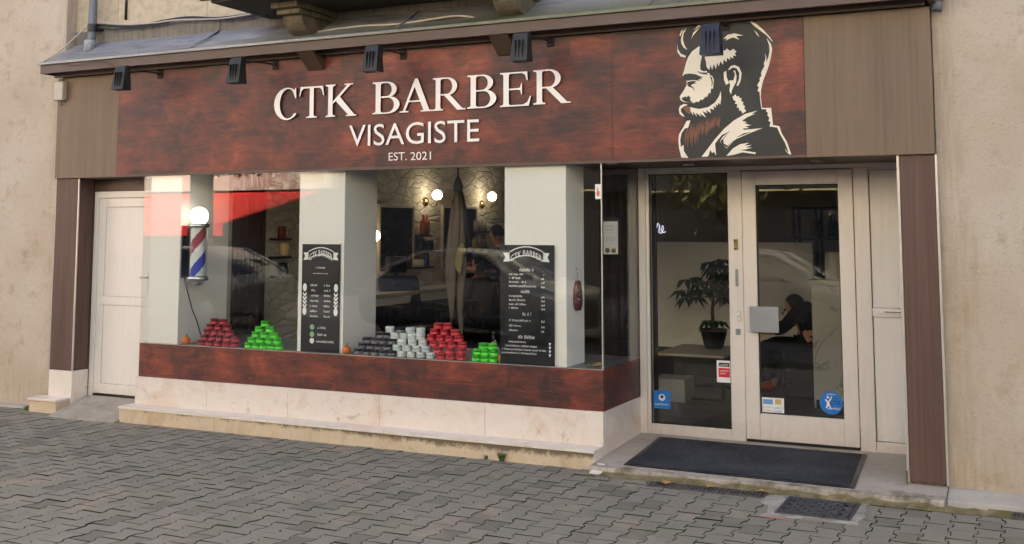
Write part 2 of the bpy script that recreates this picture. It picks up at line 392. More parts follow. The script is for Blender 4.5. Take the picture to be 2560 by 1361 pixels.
plain('pot_black', srgb(34, 32, 32), .5); plain('leaf_green', srgb(44, 66, 34), .45, var=.4, scale=20); plain('trunk_brown', srgb(86, 68, 50), .9, var=.25, scale=30)
plain('weed_green', srgb(92, 112, 46), .7, var=.35, scale=60); plain('leaf_yellow', srgb(176, 138, 78), .7, var=.25, scale=60); plain('leaf_tan', srgb(196, 164, 116), .7, var=.2, scale=60)
plain('sticker_blue', srgb(30, 118, 196), .4, var=.03); plain('sticker_white', srgb(236, 234, 230), .4, var=.02); plain('sticker_navy', srgb(12, 20, 84), .4); plain('sticker_red', srgb(208, 40, 52), .4, var=.04)
plain('sticker_ochre', srgb(206, 172, 110), .4); plain('sticker_lightblue', srgb(110, 158, 206), .4); plain('sticker_black', srgb(34, 30, 32), .5); plain('sticker_skin', srgb(196, 116, 66), .5)
plain('pole_red', srgb(150, 34, 62), .35, var=.05); plain('pole_blue', srgb(36, 58, 176), .35, var=.05); plain('pole_white', srgb(226, 230, 226), .35, var=.03)
plain('pink_paint', srgb(186, 138, 134), .8, var=.15)
plain('awning_red', srgb(232, 44, 34), .8, var=.06); plain('facade_cream', srgb(218, 212, 192), .9, var=.06, scale=2); plain('shop_dark', srgb(20, 22, 28), .3, var=.3, scale=2); plain('sign_dark', srgb(28, 26, 30), .4); plain('sign_yellow', srgb(170, 160, 110), .5)
plain('car_silver', srgb(108, 110, 112), .3, .3, var=.03, bump=0, coat=.25); plain('car_black', srgb(16, 17, 19), .4, 0, var=.05, bump=0, coat=.1); plain('car_glass', srgb(20, 23, 26), .12, 0, bump=0); plain('tyre', srgb(24, 24, 24), .85); plain('bark', srgb(52, 46, 40), .95, var=.3, scale=14, bump=.6); plain('tree_leaf', srgb(112, 108, 56), .7, var=.4, scale=6)
plain('asphalt', srgb(64, 63, 62), .9, var=.2, scale=20); plain('roof_tile', srgb(110, 62, 48), .85, var=.2)
def emitter(name, col, s, base=(.9, .9, .88)):
    t = NT(name); p = t.pos(); f = t.noise(p, 20)
    M[name] = t.bsdf((*base, 1), .3, emit=t.mix(t.mr(f, .3, .7, 0, .1), col, (1, 1, 1, 1)), es=s)
emitter('globe_lit', srgb(255, 244, 226), .9)
emitter('sconce_lit', srgb(255, 232, 196), 5.0)
emitter('neon_white', srgb(214, 210, 240), .3, (.5, .5, .55))

# ------------------------------------------------------------------ key planes
YD = .898; XL, XR = 0.0, 8.236; FB, FT = 2.269, 3.277
BL, BR, YB = 1.183, 5.836, .014

# ------------------------------------------------------------------ setting
mb = MB(); mb.poly([(-150, -160, -.035), (150, -160, -.035), (150, 160, -.035), (-150, 160, -.035)])
struct(obj('ground', mb, M['asphalt']))
mb = MB(); mb.poly([(-9, -5.2, -.014), (16, -5.2, -.014), (16, .3, -.014), (-9, .3, -.014)])
struct(obj('pavement_bed', mb, M['paver_joint']))
def pavers():
    bm = bmesh.new(); lay = bm.verts.layers.float.new('tint')
    PX, PY = .1415, .198
    side = [(.0815, .0972), (.0815, .062), (.0595, .037), (.0595, -.037), (.0815, -.062), (.0815, -.0972)]
    def inset(pts, d):
        c = []
        for i in range(len(pts)):
            a, b, e = Vector(pts[i-1]), Vector(pts[i]), Vector(pts[(i+1) % len(pts)])
            n1 = Vector(((b-a).y, -(b-a).x)).normalized(); n2 = Vector(((e-b).y, -(e-b).x)).normalized()
            n = (n1+n2); n = n/max(.3, n.length_squared)*2
            c.append((b.x+n.x*d/2*1.0, b.y+n.y*d/2*1.0))
        return c
    outl = side + [(-x, y) for x, y in side[::-1]]
    for i in range(-18, 58):
        for j in range(-20, 9):
            cx = 6.952 + (i-44)*PX; cy = -1.04 - (j+0)*0 + j*PY + (PY/2 if i % 2 else 0)
            if cy > .25 or cy < -4.6: continue
            tv = min(1, max(0, random.gauss(.5, .24)))
            if random.random() < .05: tv = random.uniform(0, .08)
            dz = random.gauss(0, .0011); tx, ty = random.gauss(0, .010), random.gauss(0, .010)
            jx, jy = random.gauss(0, .0009), random.gauss(0, .0011); rz = random.gauss(0, .006)
            w = random.uniform(.0002, .0016); outer = inset(outl, .0022+w); top = inset(outl, .0044+w)
            rings = []
            for pts, z in ((outer, -.03), (outer, -.0050), (top, 0)):
                ring = []
                for x, y in pts:
                    xr = x*math.cos(rz)-y*math.sin(rz); yr = x*math.sin(rz)+y*math.cos(rz)
                    v = bm.verts.new((cx+xr+jx, cy+yr+jy, z+dz+tx*x+ty*y)); v[lay] = tv; ring.append(v)
                rings.append(ring)
            bm.faces.new(rings[2])
            for a, b in ((0, 1), (1, 2)):
                for k in range(12): bm.faces.new((rings[a][k], rings[a][(k+1) % 12], rings[b][(k+1) % 12], rings[b][k])).material_index = 1
    m = MB(); m.b.free(); m.b = bm
    return m
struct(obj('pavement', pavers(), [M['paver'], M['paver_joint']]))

# threshold slab in front of the entrance, falling slightly to the street
mb = MB(); pr_ = [(-.31, -.03), (-.30, .052), (-.285, .058), (.40, .086), (YD+.1, .108), (YD+.1, -.03)]
mb.prism([(BR+.002, y, z) for y, z in pr_], (8.235-BR, 0, 0)); struct(obj('threshold', mb, M['concrete'], bevel=.006))
# mortar fillet along the foot of the slab
mb = MB(); n = 40; rr = random.Random(3); pts = []
for i in range(n+1):
    x = BR+.02+(8.6-BR)*i/n; pts.append((x, -.30-.035-rr.uniform(0, .03), .004))
top = [(BR+.02+(8.6-BR)*i/n, -.3, .03+rr.uniform(-.008, .012)) for i in range(n+1)]
for i in range(n):
    mb.poly([pts[i], pts[i+1], top[i+1], top[i]])
struct(obj('mortar_fillet', mb, M['mossy_mortar'], weld=True))
# concrete strip along the foot of the right hand wall and a narrow one on the left
mb = MB(); mb.prism([(8.24, .30, -.03), (8.24, -.17, -.03), (8.24, -.16, .035), (8.24, .02, .066), (8.24, .30, .078)], (6, 0, 0)); struct(obj('wall_footing', mb, M['mortar'], bevel=.008))
mb = MB(); mb.prism([(-6, .30, -.03), (-6, -.05, -.03), (-6, -.04, .02), (-6, .30, .03)], (5.9, 0, 0)); struct(obj('gutter_strip', mb, M['concrete'], bevel=.006))
# sloping stone ramp at the side door
mb = MB(); mb.prism([(.318, -.26, -.03), (.318, -.255, .006), (.318, .25, .140), (.318, .25, -.03)], (1.16-.318, 0, 0)); struct(obj('ramp', mb, M['ramp_stone'], bevel=.004))
mb = MB(); mb.box(1.6, 9.2, YD+.12, 10.2, -.02, .10); struct(obj('salon_floor', mb, M['interior_floor']))
mb = MB(); mb.box(1.19, 9.2, .12, 10.2, 2.86, 2.90); struct(obj('salon_ceiling', mb, M['ceiling_white']))

# ------------------------------------------------------------------ the house
H = thing('house', 'cream rendered house front with balcony above the barber shop', 'house', (4, .3, 0))
WY = .075
mb = MB(); mb.box(-7, XL-.002, WY, .6, -.03, 10.4); obj('plaster_wall', mb, M['plaster'], H)
mb = MB(); mb.box(XR+.004, 15, WY, .6, -.03, 10.4); obj('plaster_wall', mb, M['plaster'], H)
mb = MB(); mb.box(.0, XR+.002, .20, .6, 3.78, 10.4); obj('upper_wall', mb, M['ashlar'], H)
mb = MB(); mb.box(.0, XR, .185, .6, 3.60, 3.778); obj('render_band', mb, M['grey_render'], H)
mb = MB(); mb.box(-7, 15, .62, 10.4, 2.92, 10.4); mb.box(-7, 1.18, .62, 10.4, -.03, 2.915); mb.box(9.25, 15, .62, 10.4, -.03, 2.915); mb.box(1.2, 9.2, 10.25, 10.4, -.03, 2.915)
obj('body', mb, M['interior_grey'], H)
mb = MB(); mb.prism([(-7.2, -.3, 10.42), (-7.2, 5.4, 12.2), (-7.2, 10.8, 10.42)], (22.4, 0, 0)); obj('roof', mb, M['roof_tile'], H)
bz = at(1000, 16, y=.2).z
mb = MB(); mb.box(at(660, 0, y=.1).x, at(1330, 0, y=.1).x, -.62, .198, bz, bz+.16); mb.box(at(640, 0, y=.1).x, at(1345, 0, y=.1).x, -.66, -.622, bz+.02, bz+.18)
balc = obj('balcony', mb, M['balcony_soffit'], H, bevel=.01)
for u in (765, 1285):
    cx = at(u, 40, y=-.1).x; mb = MB(); w = .14
    mb.box(cx-w, cx+w, -.42, .183, bz-.055, bz-.002)
    mb.box(cx-w+.02, cx+w-.02, -.36, .183, bz-.10, bz-.057)
    prof = [(.183, bz-.102)]
    for k in range(9):
        a = k/8*math.pi/2; prof.append((-.30+.30*(1-math.cos(a))*1.0, bz-.102-.17*math.sin(a)))
    prof.append((.183, bz-.272))
    mb.prism([(cx-.10, y, z) for y, z in prof], (.20, 0, 0))
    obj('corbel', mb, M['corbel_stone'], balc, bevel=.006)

# ------------------------------------------------------------------ canopy
CY = -.2
cn = thing('canopy', 'brown fascia board canopy with stained zinc roof over the shop sign', 'canopy', (4, 0, 3.3))
mb = MB(); x0, x1 = -.045, 8.262
N = 60
for i in range(N):
    a, b = x0+(x1-x0)*i/N, x0+(x1-x0)*(i+1)/N
    rows = [(CY-.022, 3.398), (CY-.022, 3.412), (-.02, 3.508+.004*math.sin(i*1.3)), (.184, 3.640)]
    rowb = [(CY-.022, 3.398), (CY-.022, 3.412), (-.02, 3.508+.004*math.sin((i+1)*1.3)), (.184, 3.640)]
    for k in range(3): mb.poly([(a, *rows[k]), (b, *rowb[k]), (b, *rowb[k+1]), (a, *rows[k+1])])
for sx in (1.9, 4.1, 6.3): mb.tube([(sx, CY-.02, 3.418), (sx, .18, 3.643)], .009, 6)
mb.box(x0, x1, CY-.026, CY+.02, 3.388, 3.397)
obj('zinc_roof', mb, M['zinc'], cn, weld=True)
mb = MB(); mb.box(x0+.012, x1-.012, CY, CY+.024, 3.302, 3.386); mb.box(x0+.014, x0+.036, CY+.026, .18, 3.302, 3.386); mb.box(x1-.036, x1-.014, CY+.026, .06, 3.302, 3.386)
obj('fascia_board', mb, M['canopy_brown'], cn, bevel=.003)
mb = MB(); mb.box(x0+.04, x1-.04, CY+.026, .07, 3.330, 3.345); mb.box(x0+.05, x1-.05, -.06, -.03, 3.279, 3.328); obj('soffit', mb, M['soffit_brown'], cn)
for u, v in ((790, 160), (1268, 122)):
    p = at(u, v, y=-.02); mb = MB()
    mb.prism([(p.x-.085, -.008, 3.27), (p.x-.085, -.19, 3.30), (p.x-.085, -.02, 3.16), (p.x-.085, -.008, 3.16)], (.17, 0, 0))
    obj('bracket', mb, M['soffit_brown'], cn, bevel=.003)

# ------------------------------------------------------------------ shop sign
sg = thing('shop_sign', 'long shop sign with white barber lettering and bearded man emblem on red brown wood', 'shop sign', (4, 0, FB))
PL, PR = .829, 7.386
mb = MB(); mb.box(XL, PL-.001, 0, .06, FB, FT); o = obj('side_panel', mb, M['fascia_laminate'], sg, bevel=.002)
mb = MB(); mb.box(PR+.001, XR, 0, .06, FB, FT); o = obj('side_panel', mb, M['fascia_laminate'], sg, bevel=.002)
mb = MB(); mb.box(PL, PR, -.002, .06, FB, 2.290); mb.box(PL, PR, -.001, .06, FT-.012, FT); obj('rail', mb, M['canopy_brown'], sg)
mb = MB(); xs = [PL, at(1531, 200, y=0).x, PR]
for a, b in zip(xs, xs[1:]): mb.box(a+.0008, b-.0008, -.006, .05, 2.291, FT-.013)
obj('panel', mb, M['redwood'], sg)
mb = MB(); mb.box(BR-.35, XR-.01, .062, YD+.06, 2.272, 2.292); obj('soffit', mb, M['soffit_brown'], sg); mb = MB(); mb.box(XL+.01, 1.2, .062, .35, 2.26, 2.30); obj('soffit', mb, M['soffit_brown'], sg)
mb = MB(); mb.box(XL+.005, 1.18, .235, .35, 2.143, 2.258); obj('lintel', mb, M['soffit_brown'], sg)

# --- serif glyphs: pieces in a unit cap-height box (x 0..w, z 0..1)
def arc(cx, cz, rx, rz, a0, a1, n=18): return [(cx+rx*math.cos(R(a0+(a1-a0)*i/n)), cz+rz*math.sin(R(a0+(a1-a0)*i/n))) for i in range(n+1)]
def ringseg(cx, cz, rx, rz, ix, iz, a0, a1, dx=0, dz=0): return arc(cx, cz, rx, rz, a0, a1)+arc(cx+dx, cz+dz, ix, iz, a1, a0)
def rect(x0, x1, z0, z1): return [(x0, z0), (x1, z0), (x1, z1), (x0, z1)]
def serif(xa, xb, z, up, ext=.085, t=.038, br=.07):
    s = 1 if up else -1
    def c(p0, p1, p2, n=5): return [tuple((1-k/n)**2*p0[i]+2*(1-k/n)*k/n*p1[i]+(k/n)**2*p2[i] for i in (0, 1)) for k in range(n+1)]
    l = c((xa-ext, z+s*t), (xa, z+s*t), (xa, z+s*(t+br))); r = c((xb, z+s*(t+br)), (xb, z+s*t), (xb+ext, z+s*t))
    return [(xa-ext, z)]+l+r+[(xb+ext, z)]
def stem(xa, xb, ext=.085): return [rect(xa, xb, .03, .97), serif(xa, xb, 0, True, ext), serif(xa, xb, 1, False, ext)]
G = {}
G['C'] = (.80, [ringseg(.46, .5, .43, .52, .275, .475, 48, 318, .035), [(.72, .99), (.755, .99), (.765, .66), (.735, .66), (.66, .86), (.70, .91)], [(.735, .20), (.775, .17), (.70, .05), (.66, .08), (.70, .12)]])
G['T'] = (.86, [rect(.36, .50, .03, .985), serif(.36, .50, 0, True, .12), rect(.04, .82, .945, 1.0), [(.04, 1.0), (.0, .70), (.03, .70), (.075, .87), (.14, .935), (.25, .95), (.25, .99)], [(.82, 1.0), (.86, .70), (.83, .70), (.785, .87), (.72, .935), (.61, .95), (.61, .99)]])
G['K'] = (1.0, stem(.09, .235)+[[(.235, .40), (.235, .47), (.70, .97), (.80, .97), (.36, .50)], serif(.70, .78, 1, False, .10, .036, .02), [(.33, .49), (.46, .62), (.94, .03), (.75, .03)], serif(.77, .90, 0, True, .10, .036, .02)])
G['B'] = (.78, stem(.09, .235, .09)+[rect(.235, .42, .957, 1.0), rect(.235, .42, .50, .545), rect(.235, .45, .0, .043), ringseg(.40, .75, .29, .25, .15, .207, -90, 90), ringseg(.43, .272, .345, .272, .185, .229, -90, 90)])
G['A'] = (1.0, [[(.10, .02), (.17, .02), (.50, .88), (.46, 1.0)], [(.46, 1.0), (.54, 1.0), (.89, .02), (.72, .02), (.41, .86)], rect(.24, .70, .30, .345), serif(.115, .17, 0, True, .105, .036, .02), serif(.73, .88, 0, True, .10, .036, .03)])
G['R'] = (.98, stem(.09, .235, .09)+[rect(.235, .43, .957, 1.0), rect(.235, .43, .455, .50), ringseg(.42, .7275, .31, .2725, .165, .228, -90, 90), [(.33, .47), (.51, .48), (.90, .035), (.96, .0), (.74, .0)], [(.74, .0), (.99, .0), (.99, .036), (.86, .045)]])
G['E'] = (.86, stem(.09, .235, .09)+[rect(.235, .72, .957, 1.0), rect(.235, .56, .48, .525), rect(.235, .76, .0, .043), [(.72, 1.0), (.735, .74), (.705, .74), (.665, .90), (.58, .957), (.60, .99)], [(.56, .66), (.585, .66), (.585, .34), (.56, .34), (.535, .455), (.47, .48), (.47, .525), (.535, .545)], [(.76, .0), (.82, .28), (.79, .28), (.72, .11), (.60, .043), (.62, .01)]])
def glyphs(mb, spec, y0, depth):
    k = 0
    for ch, ua, ub, vt, vb in spec:
        a = at(ua, (vt+vb)/2, y=y0); b = at(ub, (vt+vb)/2, y=y0); t_ = at((ua+ub)/2, vt, y=y0).z; bt = at((ua+ub)/2, vb, y=y0).z
        w, pcs = G[ch]
        xsn = [p[0] for q in pcs for p in q]; x_0, x_1 = min(xsn), max(xsn)
        for q in pcs:
            k += 1
            fx = lambda p: (a.x+(b.x-a.x)*(p[0]-x_0)/(x_1-x_0), y0+.0006*(k % 7), bt+(t_-bt)*p[1])
            n_ = len(mb.b.faces); mb.prism([fx(p) for p in q], (0, depth, 0))
    return mb
S2 = 2.958
spec = [(c, 600+a/S2, 600+b/S2, t/S2, d/S2) for c, a, b, t, d in (('C', 252, 418, 655, 885), ('T', 438, 620, 640, 872), ('K', 632, 862, 622, 862), ('B', 980, 1180, 605, 842), ('A', 1180, 1425, 582, 828), ('R', 1425, 1668, 572, 816), ('B', 1680, 1895, 553, 800), ('E', 1922, 2152, 534, 788), ('R', 2168, 2445, 512, 768))]
for sp_ in (spec[:3], spec[3:]):
    mb = glyphs(MB(), sp_, -.030, .022)
    for f in mb.b.faces:
        f.normal_update()
        if abs(f.normal.y) < .5: f.material_index = 1
    obj('lettering', mb, [M['letter_face'], M['letter_side']], sg)
def text_mb(s, box, y0, depth, mi_side=1, xplane=None):
    """built-in sans text fitted to a box (x0, x1, z0, z1) on the plane y = y0, reading toward -y"""
    cu = bpy.data.curves.new('t', 'FONT'); cu.body = s; cu.extrude = .5; cu.resolution_u = 4
    to = bpy.data.objects.new('t', cu); COL.objects.link(to); bpy.context.view_layer.update()
    me = bpy.data.meshes.new_from_object(to.evaluated_get(bpy.context.evaluated_depsgraph_get()))
    bpy.data.objects.remove(to); m = MB(); m.b.from_mesh(me); bpy.data.meshes.remove(me)
    xs = [v.co.x for v in m.b.verts]; ys = [v.co.y for v in m.b.verts]; ax, bx, ay, by = min(xs), max(xs), min(ys), max(ys)
    for v in m.b.verts:
        c = v.co.copy()
        v.co = (box[0]+(box[1]-box[0])*(c.x-ax)/(bx-ax), y0+depth*(.5-c.z), box[2]+(box[3]-box[2])*(c.y-ay)/(by-ay))
    for f in m.b.faces:
        f.normal_update(); f.material_index = mi_side if abs(f.normal.y) < .5 else 0
    return m
def join(a, b):
    me = bpy.data.meshes.new('j'); b.b.to_mesh(me); b.b.free(); a.b.from_mesh(me); bpy.data.meshes.remove(me); return a
def pbox(u0, u1, v0, v1, y):
    a = at(u0, (v0+v1)/2, y=y).x; b = at(u1, (v0+v1)/2, y=y).x; um = (u0+u1)/2
    return (a, b, at(um, v1, y=y).z, at(um, v0, y=y).z)
bx = pbox(600+808/S2, 600+1770/S2, 905/S2, 1067/S2, -.02)
obj('lettering', text_mb('VISAGISTE', bx, -.022, .014), [M['letter_face'], M['letter_side']], sg)
for w_s, ua, ub, va, vb in (('EST.', 1100, 1234, 1128, 1188), ('2021', 1262, 1413, 1124, 1184)):
    bx = pbox(600+ua/S2, 600+ub/S2, va/S2, vb/S2, -.01)
    obj('lettering', text_mb(w_s, bx, -.012, .005), [M['letter_face'], M['letter_side']], sg)

# --- emblem: a bearded man in profile, cut vinyl on the sign
def em(pts): return [(1650+x/3.49, 30+y/3.49) for x, y in pts]
def layer(mb, polys, y, mi):
    for k, q in enumerate(polys): mb.poly([at(u, v, y=y-.0002*(k % 5)) for u, v in em(q)], mi)
mb = MB()
sil = [(145,300),(158,240),(178,180),(205,140),(250,122),(330,108),(390,92),(470,84),(560,78),(660,74),(780,78),(845,106),(905,155),(955,212),(985,262),(975,262),(981,320),(968,392),(946,470),(918,540),(898,610),(883,680),(880,740),(886,800),(892,836),(970,836),(978,900),(988,986),(1042,996),(1064,1062),(1108,1128),(1148,1246),(560,1262),(360,1268),(252,1278),(183,1272),(163,1190),(156,1120),(163,1060),(188,1008),(226,948),(203,918),(168,890),(158,850),(173,815),(213,800),(188,782),(168,757),(170,730),(198,690),(224,650),(230,612),(193,588),(190,560),(206,505),(218,445),(226,402),(180,394),(150,356)]
layer(mb, [sil], -.0078, 0)
cream = [
 [(385,282),(330,308),(280,345),(245,395),(225,450),(210,510),(195,560),(205,590),(232,602),(232,640),(205,690),(172,738),(178,768),(200,785),(240,790),(290,798),(325,782),(332,790),(360,762),(368,772),(400,738),(410,745),(425,708),(440,712),(446,668),(462,672),(466,640),(470,590),(455,560),(430,548),(436,535),(405,535),(410,515),(380,520),(352,505),(350,470),(358,420),(375,360),(395,320)],
 [(164,850),(175,820),(212,803),(242,812),(205,828),(182,848),(184,872),(205,900),(218,916),(190,908),(170,888)],
 [(262,832),(340,848),(420,832),(478,792),(514,740),(530,690),(534,750),(526,812),(512,792),(500,820),(486,800),(488,838),(466,822),(470,856),(436,842),(444,884),(400,856),(412,886),(370,866),(402,924),(345,884),(362,915),(312,880),(322,914),(286,870),(290,905),(268,868)],
 [(388,388),(425,345),(440,352),(452,328),(470,345),(490,322),(510,342),(535,320),(560,342),(585,320),(610,342),(640,322),(668,348),(652,362),(664,385),(635,382),(640,408),(610,392),(612,420),(585,402),(580,440),(556,415),(548,462),(528,430),(512,478),(498,442),(488,500),(470,455),(455,505),(440,465),(430,508),(405,480),(402,440)],
 [(592,510),(615,474),(650,464),(690,482),(712,535),(704,600),(682,648),(668,642),(690,585),(692,535),(668,494),(635,486),(608,505)],
 [(602,600),(640,598),(655,545),(640,515),(655,512),(668,560),(664,612),(640,655),(628,684),(620,722),(605,690),(612,640)],
 [(556,528),(578,514),(582,570),(603,622),(575,638),(558,592)],
 [(632,742),(660,720),(668,740),(692,734),(690,752),(712,752),(708,775),(728,790),(722,808),(742,824),(735,842),(752,866),(720,888),(708,862),(690,862),(690,838),(670,835),(675,808),(652,800),(662,780),(642,770)],
 [(915,362),(922,405),(905,455),(912,470),(882,530),(885,560),(868,580),(872,600),(848,640),(862,660),(850,690),(868,700),(876,780),(886,850),(930,850),(925,868),(942,880),(938,905),(955,925),(945,950),(965,965),(955,1000),(1022,1010),(1050,1072),(1090,1142),(1128,1244),(1146,1244),(1106,1130),(1064,1064),(1041,998),(986,988),(976,900),(969,838),(890,838),(879,740),(882,680),(898,606),(924,540),(950,470),(968,392),(979,325),(968,280),(930,228),(952,290),(956,340),(945,400),(925,440),(930,400)],
 [(362,1266),(420,1190),(480,1110),(560,1020),(645,948),(745,890),(850,862),(800,892),(830,890),(760,920),(715,952),(760,962),(735,972),(795,990),(745,1000),(778,1014),(720,1018),(735,1030),(895,1014),(800,1052),(665,1110),(640,1128),(582,1192),(522,1132),(548,1090),(612,1040),(540,1075),(495,1130),(480,1150),(490,1254),(470,1220),(455,1232),(440,1205),(420,1262)],
 [(578,1258),(636,1192),(700,1155),(778,1142),(735,1168),(800,1162),(750,1184),(805,1186),(740,1202),(700,1206),(838,1228),(830,1242),(720,1226),(650,1246)],
 [(1090,1192),(1110,1222),(1130,1232),(1146,1246),(1128,1244),(1100,1218)],
 [(160,1120),(166,1068),(200,1014),(232,952),(266,946),(258,975),(245,1010),(215,1020),(188,1060),(176,1120),(182,1180),(205,1160),(208,1215),(248,1276),(186,1271),(166,1190)],
 [(780,80),(842,106),(902,157),(954,214),(986,262),(970,252),(930,205),(880,168),(822,124)],
 [(182,240),(198,175),(236,140),(206,190),(200,245),(214,292),(238,332),(206,312),(186,275)],
 [(170,205),(186,165),(236,130),(198,160),(178,215)],
 [(150,272),(156,326),(182,366),(226,384),(222,400),(180,390),(152,352)],
 [(272,240),(292,180),(370,114),(330,160),(290,205)],
 [(292,160),(330,122),(368,112),(330,138)],
 [(550,238),(590,200),(650,188),(728,206),(665,212),(692,244),(640,224),(612,232),(570,252),(585,232)],
 [(820,160),(850,186),(868,222),(845,200)]]
layer(mb, cream, -.0090, 1)
ink = [[(193,566),(213,545),(260,538),(310,545),(348,562),(378,572),(350,578),(372,590),(330,588),(352,602),(290,595),(238,602),(206,592)],
 [(236,615),(275,604),(322,603),(300,615),(322,622),(286,630),(268,642),(292,660),(304,694),(282,664),(248,652),(238,636)],
 [(188,752),(222,738),(232,748),(246,730),(266,748),(262,770),(290,798),(238,788),(202,776)],
 [(320,515),(362,530),(400,530),(420,548),(380,545),(350,538)], [(432,552),(452,572),(462,620),(448,662),(452,615),(442,582)],
 [(526,1130),(608,1046),(552,1112),(556,1150),(592,1168),(646,1112),(584,1186),(545,1158)],
 [(660,1100),(730,1060),(800,1048),(735,1072)], [(500,1165),(560,1195),(530,1252),(492,1250)]]
layer(mb, ink, -.0102, 0)
br = random.Random(5)
for i in range(40):
    a = br.uniform(0, 1); x0_ = 250+a*280; z0_ = 1000-a*90+br.uniform(-30, 20); ln = (250-a*150)*br.uniform(.6, 1); sl = -.35+.25*a
    x1_, z1_ = x0_+sl*ln*.5, z0_+ln; mid_ = ((x0_+x1_)/2-14, (z0_+z1_)/2); w_ = br.uniform(4, 9)
    layer(mb, [[(x0_, z0_), (mid_[0]+w_, mid_[1]), (x1_, z1_), (mid_[0]-w_, mid_[1])]], -.0092-.00003*i, 2)
layer(mb, [[(204,846),(232,820),(262,832),(276,872),(262,892),(236,880)]], -.0093, 2)
obj('emblem', mb, [M['ink_black'], M['ink_cream'], M['ink_brown']], sg)

# ------------------------------------------------------------------ spot lamps over the sign
lamp_px = [((310, 172), (402, 186)), ((597, 152), (690, 163)), ((937, 120), (1010, 137)), ((1307, 90), (1377, 104)), ((1780, 68), (1815, 62))]
where = ['over the brown panel at the left end of the sign', 'above the left part of the sign, before the first letter', 'above the gap between the two large words', 'above the last letters of the large word', 'hanging in front of the bearded man emblem']
def lamp(loc, hp_, label, shade):
    bx_, bz_ = loc; L = thing('spot_lamp', label, 'lamp', (bx_, -.006, bz_), 'spot lamps along the top of the sign')
    mb = MB(); mb.box(bx_-.03, bx_+.03, -.018, -.0065, bz_-.045, bz_+.045); mb.lathe((bx_, -.018, bz_), [(.018, 0), (.018, -.03)], 10, 'y'); obj('wall_bracket', mb, M['bracket_rust'], L, bevel=.004)
    hy = -.36
    mb = MB(); hx, hz = hp_.x, hp_.z; mb.tube([(bx_, -.046, bz_), ((bx_+hx)/2, -.2, (bz_+hz)/2+.006), (hx, hy, hz)], .007, 8); obj('arm', mb, M['bracket_rust'], L)
    mb = MB(); mb.lathe((hx-.075, hy-.01, hz), [(.022, .012), (.026, .022), (.026, .128), (.022, .138)], 14, 'x')
    obj('hinge', mb, M['lamp_grey'], L)
    mb = MB(); rot_ = Matrix.Rotation(R(14), 4, 'X')
    prof_ = [(-.062, .015, -.02), (-.066, -.07, -.035), (-.074, -.205, -.05)]
    vs = []
    for w_, dz_, dy_ in prof_:
        hw = -w_; th = .032+.02*(-dz_-.0)/.175
        vs.append([Vector((hx+sx*hw, hy+dy_*.6+sy*th, hz+dz_)) for sx, sy in ((-1, -1), (1, -1), (1, 1), (-1, 1))])
    vv = [[mb.b.verts.new(p) for p in r_] for r_ in vs]
    for i in range(2):
        for k in range(4): mb.b.faces.new((vv[i][k], vv[i][(k+1) % 4], vv[i+1][(k+1) % 4], vv[i+1][k]))
    mb.b.faces.new(vv[0]); mb.b.faces.new(vv[2][::-1])
    for k in (-.03, 0, .03): mb.box(hx+k-.002, hx+k+.002, hy-.085, hy-.05, hz-.18, hz-.04)
    obj('lamp_head', mb, M[shade], L, bevel=.008)
    return L
for i, (hp, bp) in enumerate(lamp_px):
    p = at(*bp, y=0)
    lamp((p.x, p.z), at(*hp, y=-.36), ('navy' if i == 4 else 'weathered grey')+' spot lamp '+where[i], 'lamp_blue' if i == 4 else 'lamp_grey')

# ------------------------------------------------------------------ pipe, cables, junction box
mb = MB(); px_ = at(215, 50, y=-.0).x
pth = [(px_-.0, .085, 8), (px_-.0, .085, 3.72), (px_-.012, .07, 3.54)]
dp = thing('downpipe', 'grey zinc downpipe ending on the canopy roof at the left wall', 'pipe', (px_, .05, 3.5))
mb = MB(); mb.tube(pth, .042, 14); obj('pipe', mb, M['pipe_grey'], dp)
mb = MB(); mb.lathe((px_, .085, 3.74), [(.046, 0), (.048, .01), (.048, .07), (.046, .08)], 14); mb.box(px_-.06, px_+.05, .085, .20, 3.765, 3.785); obj('collar', mb, M['lamp_grey'], dp)
mb = MB(); mb.lathe((px_-.01, .07, 3.53), [(.060, 0), (.056, .12), (.05, .125)], 14); obj('flange', mb, M['zinc'], dp)
p_ = at(2345, 5, y=0); mb = MB(); mb.tube([(p_.x, .0, 8), (p_.x, .0, 3.30), (p_.x-.01, -.01, 3.24)], .035, 12); mb.lathe((p_.x, .0, 3.30), [(.039, 0), (.039, .05)], 12)
tag(obj('downpipe', mb, M['pipe_grey'], org=(p_.x, 0, 3.3)), 'grey downpipe end at the right corner of the canopy', 'pipe')
def cable(name, label, px, y, r, mat, wob=0):
    pts = [at(u, v, y=y(u) if callable(y) else y) for u, v in px]; out = []
    for i in range(len(pts)-1):
        p0, p1, p2, p3 = pts[max(0, i-1)], pts[i], pts[i+1], pts[min(len(pts)-1, i+2)]
        for k in range(6):
            t = k/6; out.append(.5*((2*p1)+(p2-p0)*t+(2*p0-5*p1+4*p2-p3)*t*t+(3*p1-p0-3*p2+p3)*t**3))
    out.append(pts[-1]); mb = MB(); mb.tube(out, r, 6)
    return tag(obj(name, mb, M[mat], org=pts[0]), label, 'cable')
cable('cable', 'thick black cable bundle drooping along the grey band left of the balcony', [(238, 62), (290, 66), (345, 66), (400, 54), (470, 44), (540, 46), (610, 38), (690, 22), (730, 8)], .14, .012, 'cable_black')
cable('cable', 'thin black cable running beside the thicker bundle', [(240, 66), (280, 74), (330, 70), (400, 60), (450, 50), (520, 50), (600, 46), (650, 34), (705, 18)], .12, .008, 'cable_black')
